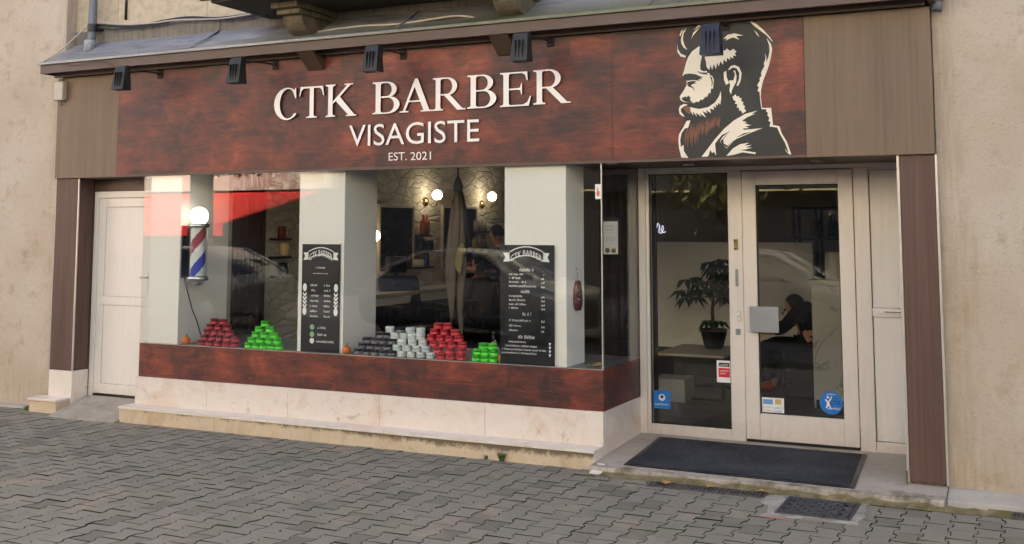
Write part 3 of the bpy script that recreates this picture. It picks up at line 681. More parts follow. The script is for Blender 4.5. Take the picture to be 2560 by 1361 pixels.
cable('cable', 'pale cable hanging from the downpipe to the left end of the canopy', [(105, 156), (150, 128), (190, 92), (230, 60), (270, 58), (320, 62), (380, 58), (450, 50), (560, 46), (690, 24)], lambda u: -.21 if u < 120 else (-.12 if u < 170 else .06 if u < 200 else .11), .008, 'cable_white')
cable('cable', 'pale cable lying along the canopy roof below the balcony', [(736, 82), (765, 84), (820, 76), (900, 66), (1000, 60), (1080, 48), (1150, 40), (1215, 50), (1255, 44), (1300, 20), (1335, -4)], lambda u: -.06 if u < 1240 else .05, .010, 'cable_white')
cable('cable', 'short black wire dropping across the canopy roof', [(550, 54), (546, 78), (510, 98), (462, 122)], lambda u: .14 if u > 545 else (.02 if u > 500 else -.09), .004, 'cable_black')
cable('cable', 'thin black wire looping from the canopy board to the first spot lamp', [(155, 160), (190, 164), (230, 156), (262, 156), (280, 164), (286, 172)], -.23, .003, 'cable_black')
p_ = at(150, 200, y=-.03); jb = thing('junction_box', 'small pale weathered junction box at the left end of the sign', 'junction box', (p_.x, 0, p_.z-.2))
a = pbox(141, 163, 205, 252, -.03); mb = MB(); mb.box(a[0], a[1], -.065, -.001, a[2], a[3]); obj('box', mb, M['cable_white'], jb, bevel=.012)
mb = MB(); mb.tube([((a[0]+a[1])/2+.01, -.03, a[2]), ((a[0]+a[1])/2+.012, -.03, a[2]-.05)], .009, 8); obj('cable_gland', mb, M['pipe_grey'], jb); mb = MB(); mb.tube([((a[0]+a[1])/2, -.03, a[3]), ((a[0]+a[1])/2+.015, -.02, a[3]+.03), ((a[0]+a[1])/2+.05, -.01, a[3]+.05)], .008, 8); obj('cable_gland', mb, M['pipe_grey'], jb)

p_ = at(316, 20, y=.19); p2_ = at(317, 50, y=.19); mb = MB(); mb.tube([(p_.x, .185, p_.z+.3), (p_.x, .185, p2_.z)], .012, 8); mb.tube([(p_.x, .2, p_.z+.1), (p_.x, .185, p_.z+.1)], .012, 6)
tag(obj('iron_bar', mb, M['cable_black'], org=(p_.x, .185, p_.z)), 'short black iron bar on the upper wall left of the balcony', 'iron bar')
# ------------------------------------------------------------------ pilasters
pl = thing('pilaster', 'brown clad pilaster on a pale stone base beside the white side door', 'pilaster', (.16, .1, 0))
mb = MB(); mb.box(-.001, .305, .035, .06, .389, FB-.001); mb.box(.281, .305, .062, .232, .389, FB-.001); obj('cladding', mb, M['pilaster_laminate'], pl, bevel=.002)
mb = MB(); mb.box(.300, .313, .027, .04, .385, FB-.001); mb.box(-.008, -.0015, .03, .06, .385, FB-.001); obj('edge_trim', mb, M['trim_alu'], pl, bevel=.001)
mb = MB(); mb.box(-.003, .308, .030, .06, -.02, .388); mb.box(.283, .308, .062, .232, -.02, .388); obj('stone_base', mb, M['limestone'], pl, bevel=.002)
pr2 = thing('pilaster', 'brown clad pilaster with white edge trims beside the right wall', 'pilaster', (8.11, .1, .09))
RB = .092
mb = MB(); mb.box(8.004, 8.228, .035, .075, RB, FB-.001); obj('cladding', mb, M['pilaster_laminate'], pr2, bevel=.002)
mb = MB(); mb.box(7.985, 8.002, .028, YD+.03, RB-.005, FB-.001); mb.box(8.230, 8.246, .030, .074, RB-.012, FB-.001); obj('edge_trim', mb, M['trim_alu'], pr2, bevel=.002)
mb = MB(); mb.box(8.01, 8.22, .06, .20, .04, RB-.002); mb.box(7.978, 7.992, .022, .03, .045, .16); obj('footing', mb, M['corbel_stone'], pr2, bevel=.004)

# stone block at the foot of the left pilaster, step in front of the window
bk = thing('stone_block', 'short pale stone block at the foot of the left pilaster', 'stone block', (.11, -.05, 0))
mb = MB(); mb.box(-.088, .296, -.145, .028, .112, .137); obj('cap', mb, M['limestone'], bk, bevel=.004)
mb = MB(); mb.box(-.07, .285, -.13, .028, -.02, .1115); obj('block', mb, M['stone_riser'], bk, bevel=.004)
st = thing('stone_step', 'long low stone step with black lichen stains below the display window', 'step', (3.5, -.1, 0))
mb = MB(); xs = [1.140, 2.06, 2.98, 3.62, 4.45, BR+.001]
for a, b in zip(xs, xs[1:]): mb.box(a+.0006, b-.0006, -.190, -.002, .121, .1435)
obj('tread', mb, M['limestone'], st, bevel=.003)
mb = MB(); xs = [1.148, 2.27, 2.86, 3.39, 3.62, BR-.006]
for a, b in zip(xs, xs[1:]): mb.box(a+.0008, b-.0008, -.180, -.004, -.02, .1205)
obj('riser', mb, M['stone_riser'], st, bevel=.002)
mb = MB(); mb.box(BR-.0055, BR+.0005, -.184, -.006, -.02, .1205); obj('end_slab', mb, M['limestone'], st)

# ------------------------------------------------------------------ display window
dw = thing('display_window', 'projecting shop window with large panes above a red brown wood band and stone plinth', 'shop window', (3.5, .4, 0))
mb = MB(); mb.box(BL, BR, YB, YB+.03, .394, .700); mb.box(BR-.03, BR, YB+.0305, YD-.03, .394, .700); mb.box(BL, BL+.03, YB+.0305, .227, .394, .700); obj('wood_band', mb, M['redwood'], dw, bevel=.0015)
xs = [BL-.022, 2.02, 2.92, 3.86, 4.84, BR+.004]; mb = MB()
for a, b in zip(xs, xs[1:]): mb.box(a+.0016, b-.0016, -.0015, .045, .02, .393)
mb.box(BR-.026, BR+.004, .0455, YD-.03, .02, .393); mb.box(BL-.022, BL+.01, .0455, .227, .02, .393)
obj('plinth', mb, M['limestone'], dw, bevel=.0012)
mb = MB(); mb.box(BL+.031, BR-.031, YB+.031, YD+.02, .66, .699); obj('shelf', mb, M['shelf_grey'], dw)
mb = MB(); mb.box(BL+.001, BR-.0085, YB+.002, YB+.010, .7005, FB+.03); obj('pane', mb, M['pane_glass'], dw)
mb = MB(); mb.box(BR-.008, BR, YB+.002, YD-.035, .7005, FB+.03); obj('pane', mb, M['pane_glass'], dw)
mb = MB(); mb.box(BL+.001, BL+.009, YB+.0105, .225, .7005, FB+.03); obj('pane', mb, M['pane_glass'], dw)
mb = MB(); mb.box(BR-.0095, BR+.001, YB+.0005, YB+.0015, .7005, FB-.002); mb.box(BL, BL+.004, YB, YB+.0015, .7005, FB-.002); mb.box(BL+.01, BR-.01, YB-.0005, YB+.0012, .7003, .7045); obj('glazing_bead', mb, M['trim_alu'], dw)

# ------------------------------------------------------------------ white side door on the left
sd = thing('side_door', 'white plastic side door with two flat panels left of the display window', 'door', (.7, .26, .14))
dy = .232
mb = MB(); mb.box(.314, .372, dy, .29, .13, 2.14); mb.box(.373, 1.17, dy, .29, 2.075, 2.14); mb.box(1.115, 1.17, dy, .29, .13, 2.074); obj('door_frame', mb, M['white_pvc'], sd, bevel=.003)
mb = MB(); lx0, lx1, ly = .376, 1.111, .240
for a in ((lx0, lx0+.085, .160, 2.071), (lx1-.085, lx1, .160, 2.071), (lx0+.0855, lx1-.0855, 1.985, 2.071), (lx0+.0855, lx1-.0855, .160, .255), (lx0+.0855, lx1-.0855, 1.02, 1.105)): mb.box(a[0], a[1], ly, .28, a[2], a[3])
leaf = obj('leaf', mb, M['white_pvc'], sd, bevel=.003)
mb = MB(); mb.box(lx0+.088, lx1-.088, ly+.012, .27, 1.108, 1.982); mb.box(lx0+.088, lx1-.088, ly+.012, .27, .258, 1.017); obj('panel', mb, M['white_pvc'], leaf, bevel=.002)
mb = MB(); mb.box(lx1-.06, lx1-.025, ly-.008, ly-.001, 1.14, 1.36); mb.tube([(lx1-.042, ly-.008, 1.30), (lx1-.042, ly-.05, 1.30), (lx1-.12, ly-.05, 1.30)], .009, 8); obj('handle', mb, M['steel'], leaf, bevel=.002)
mb = MB(); mb.box(.373, 1.114, .236, .30, .128, .152); obj('sill', mb, M['black_plastic'], sd)

# ------------------------------------------------------------------ entrance
en = thing('entrance', 'white aluminium shop entrance with glazed door, glazed side light and letterbox panel', 'entrance', (6.9, YD, .1))
Y0 = YD-.03
x_a, x_b, x_c, x_d, x_e, x_f, x_g = 5.838, 5.925, 6.593, 6.712, 7.57, 7.686, 7.984
ZT = 2.271
mb = MB(); mb.box(x_a, x_b-.028, Y0-.012, YD+.05, .09, ZT); mb.box(x_b-.027, x_b, Y0, YD+.05, .09, ZT-.036)
mb.box(x_b-.027, x_g, Y0, YD+.05, ZT-.035, ZT); mb.box(x_b+.001, x_c-.001, Y0, YD+.05, .09, .183); mb.box(x_b+.001, x_c-.001, Y0, YD+.05, 2.221, ZT-.036)
mb.box(x_c, x_d-.004, Y0-.004, YD+.05, .09, ZT-.036); mb.box(x_e+.004, x_f, Y0-.004, YD+.05, .09, ZT-.036); mb.box(x_f+.001, x_g, Y0, YD+.05, .09, .178); mb.box(x_f+.001, x_g, Y0, YD+.05, 2.218, ZT-.036)
obj('frame', mb, M['white_alu'], en, bevel=.004)
mb = MB(); mb.box(x_b+.002, x_c-.002, YD-.002, YD+.006, .184, 2.2205); obj('pane', mb, M['pane_glass'], en)
mb = MB()
for a, b, c, d in ((x_b, x_b+.008, .184, 2.22), (x_c-.008, x_c, .184, 2.22), (x_b+.008, x_c-.008, .184, .192), (x_b+.008, x_c-.008, 2.212, 2.22)): mb.box(a+.0005, b-.0005, YD-.014, YD-.003, c, d)
obj('gasket', mb, M['black_plastic'], en)
zs = at(2210, 782, y=Y0).z
mb = MB(); mb.box(x_f+.006, x_g-.002, Y0+.012, YD+.03, zs+.035, 2.214); mb.box(x_f+.006, x_g-.002, Y0+.012, YD+.03, .182, zs-.035); obj('infill_panel', mb, M['white_pvc'], en, bevel=.003)
mb = MB(); mb.box(x_f+.002, x_g-.001, Y0-.006, YD+.03, zs-.033, zs+.033); mb.box(x_f+.04, x_g-.03, Y0-.018, Y0-.007, zs-.010, zs+.024); ms = obj('mail_slot', mb, M['white_pvc'], en, bevel=.003)
mb = MB(); mb.box(x_f+.09, x_g-.09, Y0-.0195, Y0-.0185, zs+.002, zs+.008); obj('slot', mb, M['black_plastic'], ms)
for u, v, w, h, m in ((1840, 612, .032, .085, 'brass'), (1842, 695, .020, .135, 'handle_steel'), (1847, 790, .030, .075, 'white_pvc'), (1845, 830, .036, .048, 'handle_steel')):
    p = at(u, v, y=Y0-.01); mb = MB(); mb.box(p.x-w/2, p.x+w/2, Y0-.018, Y0-.0045, p.z-h/2, p.z+h/2); mb.lathe((p.x, Y0-.018, p.z), [(.009, 0), (.009, -.008), (.005, -.010)], 10, 'y')
    obj('lock', mb, M[m], en, bevel=.003)
mb = MB(); lx0, lx1 = x_d, x_e
for a in ((lx0, 6.821, .126, 2.225), (7.46, lx1, .126, 2.225), (6.8215, 7.4595, 2.115, 2.225), (6.8215, 7.4595, .126, .327)): mb.box(a[0], a[1], Y0-.012, YD+.03, a[2], a[3])
dl = obj('door', mb, M['white_alu'], en, bevel=.004)
mb = MB(); mb.box(6.823, 7.458, YD-.010, YD-.002, .329, 2.113); obj('pane', mb, M['pane_glass'], dl)
mb = MB()
for a, b, c, d in ((6.821, 6.829, .328, 2.114), (7.452, 7.46, .328, 2.114), (6.829, 7.452, .328, .336), (6.829, 7.452, 2.106, 2.114)): mb.box(a+.0004, b-.0004, YD-.022, YD-.011, c, d)
obj('gasket', mb, M['black_plastic'], dl)
a = pbox(1875, 1947, 767, 832, Y0-.05); mb = MB(); mb.box(a[0], a[1], Y0-.058, Y0-.044, a[2], a[3]); mb.box(a[0]+.03, a[0]+.07, Y0-.043, Y0-.013, a[2]+.05, a[3]-.05); obj('handle_plate', mb, M['handle_steel'], dl, bevel=.004)
mb = MB(); mb.box(lx0+.002, lx1-.002, Y0-.008, YD+.03, .104, .1235); obj('threshold_bar', mb, M['black_plastic'], en)
# recessed downlights in the soffit over the entrance
for k, (u, v) in enumerate(((1530, 408), (1722, 411), (2040, 402))):
    p = at(u, v, z=2.2715); mb = MB(); mb.lathe((p.x, p.y, 2.262), [(.030, .006), (.034, .0), (.044, .001), (.046, .0095)], 20)
    tag(obj('downlight', mb, M['trim_alu'], org=(p.x, p.y, 2.262)), ['small round soffit light next to the display window corner', 'small round soffit light above the side light pane', 'small round soffit light above the glazed door'][k], 'ceiling light', 'round lights in the entrance soffit')

# ------------------------------------------------------------------ things on the ground
dm = thing('doormat', 'large charcoal ribbed doormat with rubber border before the entrance', 'doormat', (6.85, .35, .09))
def slab_z(y): return .058+(y+.285)/.685*.028 if y < .40 else .086+(y-.4)*.0435
def flat_on_slab(q, h0, h1):
    lo = [(x, y, slab_z(y)+h0) for x, y in q]; hi = [(x, y, slab_z(y)+h1) for x, y in q]
    m = MB(); a = [m.b.verts.new(p) for p in lo]; b = [m.b.verts.new(p) for p in hi]; n = len(q)
    m.b.faces.new(a[::-1]); m.b.faces.new(b)
    for i in range(n): m.b.faces.new((a[i], a[(i+1) % n], b[(i+1) % n], b[i]))
    return m
cs = [at(u, v, z=z) for (u, v), z in zip(((1649, 1091), (2168, 1135), (2136, 1221), (1559, 1162)), (.110, .110, .066, .066))]
Q = [(c.x, c.y) for c in cs]
mid = [((Q[0][0]*(1-t)+Q[3][0]*t), Q[0][1]*(1-t)+Q[3][1]*t) for t in (.45,)]+[((Q[1][0]*(1-t)+Q[2][0]*t), Q[1][1]*(1-t)+Q[2][1]*t) for t in (.45,)]
m = MB()
def mat_part(inset, h0, h1):
    m = MB(); cx, cy = sum(q[0] for q in Q)/4, sum(q[1] for q in Q)/4
    NX, NY = 24, 16
    def P(i, j):
        s, t = i/NX, j/NY; s = inset/1.6+(1-2*inset/1.6)*s; t = inset/1.15+(1-2*inset/1.15)*t
        x = (Q[0][0]*(1-s)+Q[1][0]*s)*(1-t)+(Q[3][0]*(1-s)+Q[2][0]*s)*t; y = (Q[0][1]*(1-s)+Q[1][1]*s)*(1-t)+(Q[3][1]*(1-s)+Q[2][1]*s)*t
        return x, y
    g = [[m.b.verts.new((*P(i, j), slab_z(P(i, j)[1])+h1)) for j in range(NY+1)] for i in range(NX+1)]
    for i in range(NX):
        for j in range(NY): m.b.faces.new((g[i][j], g[i+1][j], g[i+1][j+1], g[i][j+1]))
    rim = [g[i][0] for i in range(NX)]+[g[NX][j] for j in range(NY)]+[g[i][NY] for i in range(NX, 0, -1)]+[g[0][j] for j in range(NY, 0, -1)]
    low = [m.b.verts.new((v.co.x, v.co.y, slab_z(v.co.y)+h0)) for v in rim]
    for i in range(len(rim)): m.b.faces.new((rim[i-1], rim[i], low[i], low[i-1]))
    return m
obj('border', mat_part(0, -.003, .006), M['black_plastic'], dm); obj('pile', mat_part(.035, .004, .011), M['mat_pile'], dm)

a, b, c, d = [at(u, v, z=.012) for u, v in ((1632, 1201), (1925, 1228), (1915, 1243), (1621, 1211))]
dg = thing('drain_grate', 'rusty slotted drain grate with fallen leaves along the entrance slab', 'drain grate', (a.x, a.y, .01))
x0, x1 = a.x, b.x; y1 = -.335; y0 = y1-.150
mb = MB(); mb.box(x0, x1, y0, y0+.016, -.01, .010); mb.box(x0, x1, y1-.016, y1, -.01, .010); mb.box(x0, x0+.016, y0+.0165, y1-.0165, -.01, .010); mb.box(x1-.016, x1, y0+.0165, y1-.0165, -.01, .010)
n = 30
for i in range(1, n):
    x = x0+.016+(x1-x0-.032)*i/n; mb.box(x-.0075, x+.0075, y0+.0165, y1-.0165, -.006, .0085)
obj('grate', mb, M['cast_iron'], dg)
mb = MB(); mb.box(x0+.012, x1-.012, y0+.012, y1-.012, -.012, .0015); obj('channel', mb, M['black_plastic'], dg)
mh = [at(u, v, z=.012) for u, v in ((1978, 1237), (2148, 1255), (2130, 1302), (1950, 1283))]
mx0, mx1, my0, my1 = 7.285, 7.742, -.825, -.372
cov = thing('manhole_cover', 'square cast iron utility cover with brick pattern set in pale mortar', 'manhole cover', ((mx0+mx1)/2, (my0+my1)/2, .005))
mb = MB(); rr = random.Random(11); ring = []
for k in range(44):
    t = k/44*4; s = int(t); f = t-s
    c_ = [(mx0-.07, my1+.05), (mx1+.05, my1+.05), (mx1+.05, my0-.055), (mx0-.05, my0-.055)]
    x = c_[s][0]*(1-f)+c_[(s+1) % 4][0]*f+rr.uniform(-.016, .016); y = c_[s][1]*(1-f)+c_[(s+1) % 4][1]*f+rr.uniform(-.016, .016)
    if s == 3 and .4 < f < 1: x -= .10*math.sin((f-.4)/.6*math.pi)
    ring.append((x, y, .0045))
mb.prism(ring[::-1], (0, 0, -.02)); obj('mortar_collar', mb, M['mortar'], cov)
mb = MB(); mb.box(mx0+.02, mx1-.02, my0+.02, my1-.02, -.01, .0072); obj('recess', mb, M['black_plastic'], cov); mb = MB()
for a in ((mx0, mx1, my0, my0+.0195), (mx0, mx1, my1-.0195, my1), (mx0, mx0+.0195, my0+.0198, my1-.0198), (mx1-.0195, mx1, my0+.0198, my1-.0198)): mb.box(*a, -.01, .0105)
obj('frame', mb, M['iron_grey'], cov, bevel=.002)
mb = MB()
for j in range(7):
    for i in range(6):
        w = (mx1-mx0-.05)/6; h = (my1-my0-.05)/7; x = mx0+.025+w*i+(w/2 if j % 2 and i < 5 else 0); y = my0+.025+h*j
        ww = w if not (j % 2 and i == 0) else w
        if x+ww > mx1-.02: continue
        mb.box(x+.006, x+ww-.006, y+.007, y+h-.007, .0073, .0125)
obj('lid', mb, M['iron_grey'], cov, bevel=.0015)
mb = MB(); q = [(7.20, -.905), (7.36, -.915), (7.40, -.945), (7.30, -.955), (7.22, -.945)]
mb.prism([(x, y, .0035) for x, y in q], (0, 0, .001)); tag(obj('paint_mark', mb, M['pink_paint'], org=(7.3, -.93, 0)), 'faded pink paint smear on the paving beside the utility cover', 'paint mark')
gx = at(2470, 1275, z=.01).x
g2 = thing('drain_grate', 'dark drain grate at the foot of the right hand wall', 'drain grate', (gx+.3, -.27, 0))
mb = MB(); mb.box(gx, gx+.7, -.335, -.320, -.01, .012); mb.box(gx, gx+.7, -.195, -.180, -.01, .012)
for i in range(28): mb.box(gx+.01+i*.025, gx+.021+i*.025, -.3195, -.1955, -.006, .010)
obj('grate', mb, M['cast_iron'], g2)
mb = MB(); mb.box(gx, gx+.7, -.333, -.182, -.012, .002); obj('channel', mb, M['black_plastic'], g2)
def leaf_obj(u, v, s, mat, label, rz, z=.014):
    p = at(u, v, z=z); mb = MB(); pts = []
    for k in range(14):
        a = k/14*2*math.pi; r = s*(1+.35*math.cos(5*a))*(1.1 if math.cos(a) > 0 else .9); pts.append((p.x+r*math.cos(a+rz), p.y+r*.75*math.sin(a+rz), z+.006*math.sin(2*a)+.004))
    c = mb.b.verts.new((p.x, p.y, z+.001)); vs = [mb.b.verts.new(q) for q in pts]
    for k in range(14): mb.b.faces.new((c, vs[k], vs[(k+1) % 14]))
    return tag(obj('fallen_leaf', mb, M[mat], org=(p.x, p.y, z)), label, 'leaf', 'dead leaves on the drain grate')
leaf_obj(1656, 1207, .045, 'leaf_yellow', 'broad yellow dead leaf at the left end of the drain grate', .3)
leaf_obj(1775, 1218, .034, 'leaf_yellow', 'narrow yellow dead leaf at the middle of the drain grate', 1.2)
leaf_obj(1867, 1223, .026, 'leaf_tan', 'small pale dead leaf at the slab edge above the grate', 2.2)
leaf_obj(1903, 1229, .040, 'leaf_yellow', 'curled orange dead leaf at the right end of the drain grate', .9)
def weed(u, v, z, h, n, label, y=None):
    p = at(u, v, y=y) if y is not None else at(u, v, z=z); mb = MB(); w = random.Random(int(u))
    for i in range(n):
        a = w.uniform(0, 2*math.pi); l = h*w.uniform(.5, 1.1); dx, dy = math.cos(a), math.sin(a)*.6-.3; bend = w.uniform(.3, .9)
        b0 = Vector((p.x+w.uniform(-.02, .02), p.y, z)); t1 = b0+Vector((dx*l*.4*bend, dy*l*.4*bend, l*.7)); t2 = b0+Vector((dx*l*.9*bend, dy*l*.9*bend, l*(1-.3*bend)))
        s = Vector((-dy, dx, 0)).normalized()*l*.11
        mb.poly([b0-s*.3, t1-s, t2, t1+s, b0+s*.3])
    return tag(obj('weed', mb, M['weed_green'], org=(p.x, p.y, z)), label, 'weed', 'weeds in the paving joints')
weed(1255, 1163, 0, .085, 26, 'green weed tuft growing at the foot of the step', -.20)
weed(1214, 1157, 0, .05, 14, 'small faded weed left of the green tuft at the step', -.20)
weed(66, 1028, 0, .06, 22, 'green weed beside the stone block at the left wall', -.10)
p = at(1515, 1182, z=.03); mb = MB(); mb.prism([(BR+.02, -.335, .012), (BR+.09, -.345, .012), (BR+.11, -.315, .02), (BR+.10, -.23, .061), (BR+.04, -.22, .061)], (0, 0, .006)); tag(obj('stone_chip', mb, M['limestone'], org=(p.x, p.y, 0)), 'broken pale stone chip at the corner of the step', 'stone')

# ------------------------------------------------------------------ pillars inside the window
def pillar(x0, x1, y0, y1, label, z0=.6995, mat='interior_white'):
    mb = MB(); mb.box(x0, x1, y0, y1, z0+.001, 2.858); o = tag(obj('pillar', mb, M[mat], bevel=.003, org=((x0+x1)/2, (y0+y1)/2, z0)), label, 'pillar', 'white pillars behind the window'); return o
pillar(1.225, 1.602, .06, .735, 'white pillar carrying the barber pole behind the left pane')
pillar(2.945, 3.425, .085, .60, 'white pillar with the narrow price board, in the middle of the window')
pillar(4.985, 5.520, .055, .427, 'white pillar with the wide price board and the red oval plaque')

# ------------------------------------------------------------------ salon room
sr = thing('salon_room', 'barber salon interior with stone clad side wall and plain back walls', 'room', (4, 5, .1))
mb = MB(); mb.box(1.50, 1.60, 1.19, 10.2, .08, 2.86); obj('stone_wall', mb, M['stone_cladding'], sr)
mb = MB(); mb.box(1.50, 1.60, .737, 1.188, .08, 2.86); obj('side_wall', mb, M['interior_grey'], sr)
mb = MB(); mb.box(1.601, 9.2, 9.2, 9.3, .08, 2.86); obj('back_wall', mb, M['interior_grey'], sr)
mb = MB(); mb.box(8.3, 8.4, YD+.1, 9.2, .08, 2.86); obj('party_wall', mb, M['interior_grey'], sr)
mb = MB(); mb.box(4.6, 6.62, 4.4, 4.5, .1, 1.62); obj('low_wall', mb, M['interior_white'], sr, bevel=.004)
mb = MB(); mb.box(4.6, 6.62, 4.36, 4.398, .1, .42); obj('skirting', mb, M['black_plastic'], sr)
mb = MB(); mb.box(1.62, BR-.03, YD+.021, YD+.06, .1, .699); obj('window_back', mb, M['interior_grey'], sr)
def curtain(x0, x1, y0, y1, z0, z1, label, amp=.03, n=48):
    mb = MB(); f = []
    for i in range(n+1):
        t = i/n; w = amp*math.sin(t*n*.9)+amp*.4*math.sin(t*n*2.1)
        dx, dy = (x1-x0), (y1-y0); L = math.hypot(dx, dy); f.append((x0+dx*t-dy/L*w, y0+dy*t+dx/L*w))
    for (a, b) in zip(f, f[1:]): mb.poly([(*a, z0), (*b, z0), (*b, z1), (*a, z1)])
    for q in mb.b.faces: q.smooth = True
    o = obj('curtain', mb, M['curtain_brown'], weld=True, org=(x0, y0, z0)); md = o.modifiers.new('t', 'SOLIDIFY'); md.thickness = .004
    return tag(o, label, 'curtain')
curtain(1.66, 1.66, .76, 1.20, .72, 2.6, 'dark brown curtain hanging on the left wall behind the barber pole')
curtain(5.30, 5.86, 1.35, 1.30, .12, 2.6, 'dark brown curtain hanging behind the right end of the window')

# mirrors, shelves, sconces, counter along the stone wall
def mirror(y0, y1, z0, z1, label):
    m_ = thing('wall_mirror', label, 'mirror', (1.62, (y0+y1)/2, z0), 'framed mirrors on the stone wall'); mb = MB(); w = .035
    for a in ((y0, y0+w, z0, z1), (y1-w, y1, z0, z1), (y0+w+.0005, y1-w-.0005, z0, z0+w), (y0+w+.0005, y1-w-.0005, z1-w, z1)): mb.box(1.61, 1.65, *a)
    obj('frame', mb, M['oak_top'], m_, bevel=.003); mb = MB(); mb.box(1.612, 1.632, y0+w, y1-w, z0+w, z1-w); obj('glass', mb, M['mirror'], m_)
def Yx(u, v, x=1.62): return at(u, v, x=x)
mirror(Yx(944, 520).y, Yx(1033, 520).y, 1.22, Yx(948, 511).z, 'framed mirror left of the first globe wall lamp')
mirror(Yx(1103, 520).y, Yx(1190, 520).y, 1.22, Yx(1110, 514).z, 'framed mirror partly behind the furled parasol')
def sconce(up, ug, vp, vg, label):
    pp = Yx(up, vp); g = at(ug, vg, x=1.80); s_ = thing('globe_sconce', label, 'wall lamp', (1.60, pp.y, pp.z), 'globe wall lamps on the stone wall')
    mb = MB(); mb.lathe((1.60, pp.y, pp.z), [(.05, .0), (.065, .012), (.045, .035), (.012, .05)], 16, 'x'); obj('wall_plate', mb, M['brass'], s_)
    mb = MB(); mb.tube([(1.645, pp.y, pp.z), (1.72, pp.y+(g.y-pp.y)*.3, pp.z-.07), (1.79, g.y, pp.z-.05), (1.80, g.y, g.z-.055)], .007, 8); mb.lathe((1.80, g.y, g.z-.068), [(.02, 0), (.03, .02)], 12); obj('arm', mb, M['brass'], s_)
    mb = MB(); mb.ball((1.80, g.y, g.z), .066, 20, 12); obj('globe', mb, M['sconce_lit'], s_)
sconce(1066, 1093, 505, 488, 'lit globe wall lamp right of the first mirror')
sconce(1206, 1230, 512, 492, 'lit globe wall lamp beside the right white pillar')
sconce(925, 937, 560, 590, 'lit globe lamp half hidden by the middle white pillar')
def bottle(mb, c, r, h, mi, neck=True):
    pr_ = [(r*.9, 0), (r, .01), (r, h*.62), (r*.85, h*.7), (r*.35, h*.78), (r*.35, h), (r*.3, h+.002)] if neck else [(r*.9, 0), (r, .006), (r, h*.8), (r*.95, h*.82), (r*.95, h), (r*.9, h+.003)]
    mb.lathe(c, pr_, 12, mi=mi)
shn = [0]
def shelf(u0, u1, v, x=1.74, label='', items=(), base=1.60):
    a, b = at(u0, v, x=x), at(u1, v, x=x); mb = MB(); mb.box(1.602, x, a.y, b.y, a.z-.025, a.z)
    s_ = tag(obj('wall_shelf', mb, M['black_plastic'], bevel=.003, org=(1.6, a.y, a.z)), label, 'shelf')
    for (f, r, h, m, nk, lb) in items:
        mb = MB(); y = a.y+(b.y-a.y)*f; bottle(mb, (1.69, y, a.z+.0005), r, h, 0, nk); tag(obj('bottle', mb, M[m], org=(1.69, y, a.z)), lb, 'bottle', 'bottles on the stone wall')
shelf(1058, 1082, 588, 1.74, 'dark wall shelf holding two amber bottles', [(.35, .045, .26, 'amber', True, 'tall amber bottle, the left one of two on a dark shelf'), (.72, .042, .26, 'amber', True, 'tall amber bottle, the right one of two on a dark shelf')])
shelf(1054, 1088, 626, 1.74, 'dark wall shelf with dark jars below the amber bottles', [(.2, .06, .14, 'bottle_dark', False, 'wide dark jar at the left of the shelf below the amber bottles'), (.55, .05, .12, 'bottle_blue', False, 'blue jar in the middle of the shelf below the amber bottles'), (.85, .05, .12, 'bottle_dark', False, 'narrow dark jar at the right of the shelf below the amber bottles')])
shelf(1046, 1086, 668, 1.76, 'lowest dark wall shelf above the counter', [(.3, .075, .09, 'bottle_white', False, 'squat pale tub on the lowest dark shelf'), (.8, .035, .22, 'bottle_blue', True, 'slim blue bottle on the lowest dark shelf')])
rowl = ['first', 'second', 'third', 'fourth']
shelf(1192, 1226, 578, 1.74, 'upper dark shelf of small bottles beside the barber', [(.15+.23*i, .035, .15, 'bottle_white', False, rowl[i]+' pale bottle from the left on the upper shelf beside the barber') for i in range(4)])
shelf(1190, 1226, 619, 1.74, 'lower dark shelf of small bottles beside the barber', [(.15+.23*i, .04, .15+.03*(i % 2), 'bottle_white' if i % 2 else 'sticker_ochre', i % 2 == 0, rowl[i]+(' pale jar' if i % 2 else ' ochre bottle')+' from the left on the lower shelf beside the barber') for i in range(4)])
shelf(700, 730, 596, 1.74, 'upper dark shelf with a red jar left of the middle pillar', [(.5, .05, .12, 'lacquer_red', False, 'dark red jar on the upper shelf left of the middle pillar')])
shelf(697, 730, 642, 1.74, 'middle dark shelf left of the middle pillar', [(.7, .05, .14, 'sticker_ochre', False, 'ochre jar on the middle shelf left of the middle pillar')])
shelf(700, 730, 690, 1.74, 'lower dark shelf with a dark jar left of the middle pillar', [(.55, .06, .13, 'bottle_dark', False, 'dark jar with pale lid on the lower shelf left of the middle pillar')])
mb = MB(); mb.box(1.602, 2.08, 2.6, 8.6, .985, 1.03); ctr = thing('counter', 'long pale styling counter along the stone wall', 'counter', (1.8, 5, .1)); obj('top', mb, M['oak_top'], ctr, bevel=.004)
mb = MB(); mb.box(1.602, 2.04, 2.65, 8.55, .89, .984); obj('apron', mb, M['interior_white'], ctr)
mb = MB(); mb.box(1.605, 1.98, 2.66, 8.5, .1, .888); obj('cabinet', mb, M['black_plastic'], ctr)
for k, (u, v, r, h, m, lb) in enumerate(((1072, 706, .06, .11, 'bottle_dark', 'dark squat jar on the counter under the shelves'), (1087, 704, .035, .34, 'bottle_blue', 'tall blue spray bottle on the counter'), (1096, 702, .04, .18, 'bottle_pink', 'pink bottle beside the tall blue spray bottle'), (1050, 708, .05, .08, 'bottle_dark', 'low dark tub on the counter before the first mirror'))):
    p = at(u, v, z=1.031); mb = MB(); bottle(mb, (1.86, p.y, 1.031), r, h, 0, k == 1); tag(obj('bottle', mb, M[m], org=(1.86, p.y, 1.03)), lb, 'bottle', 'bottles on the counter')

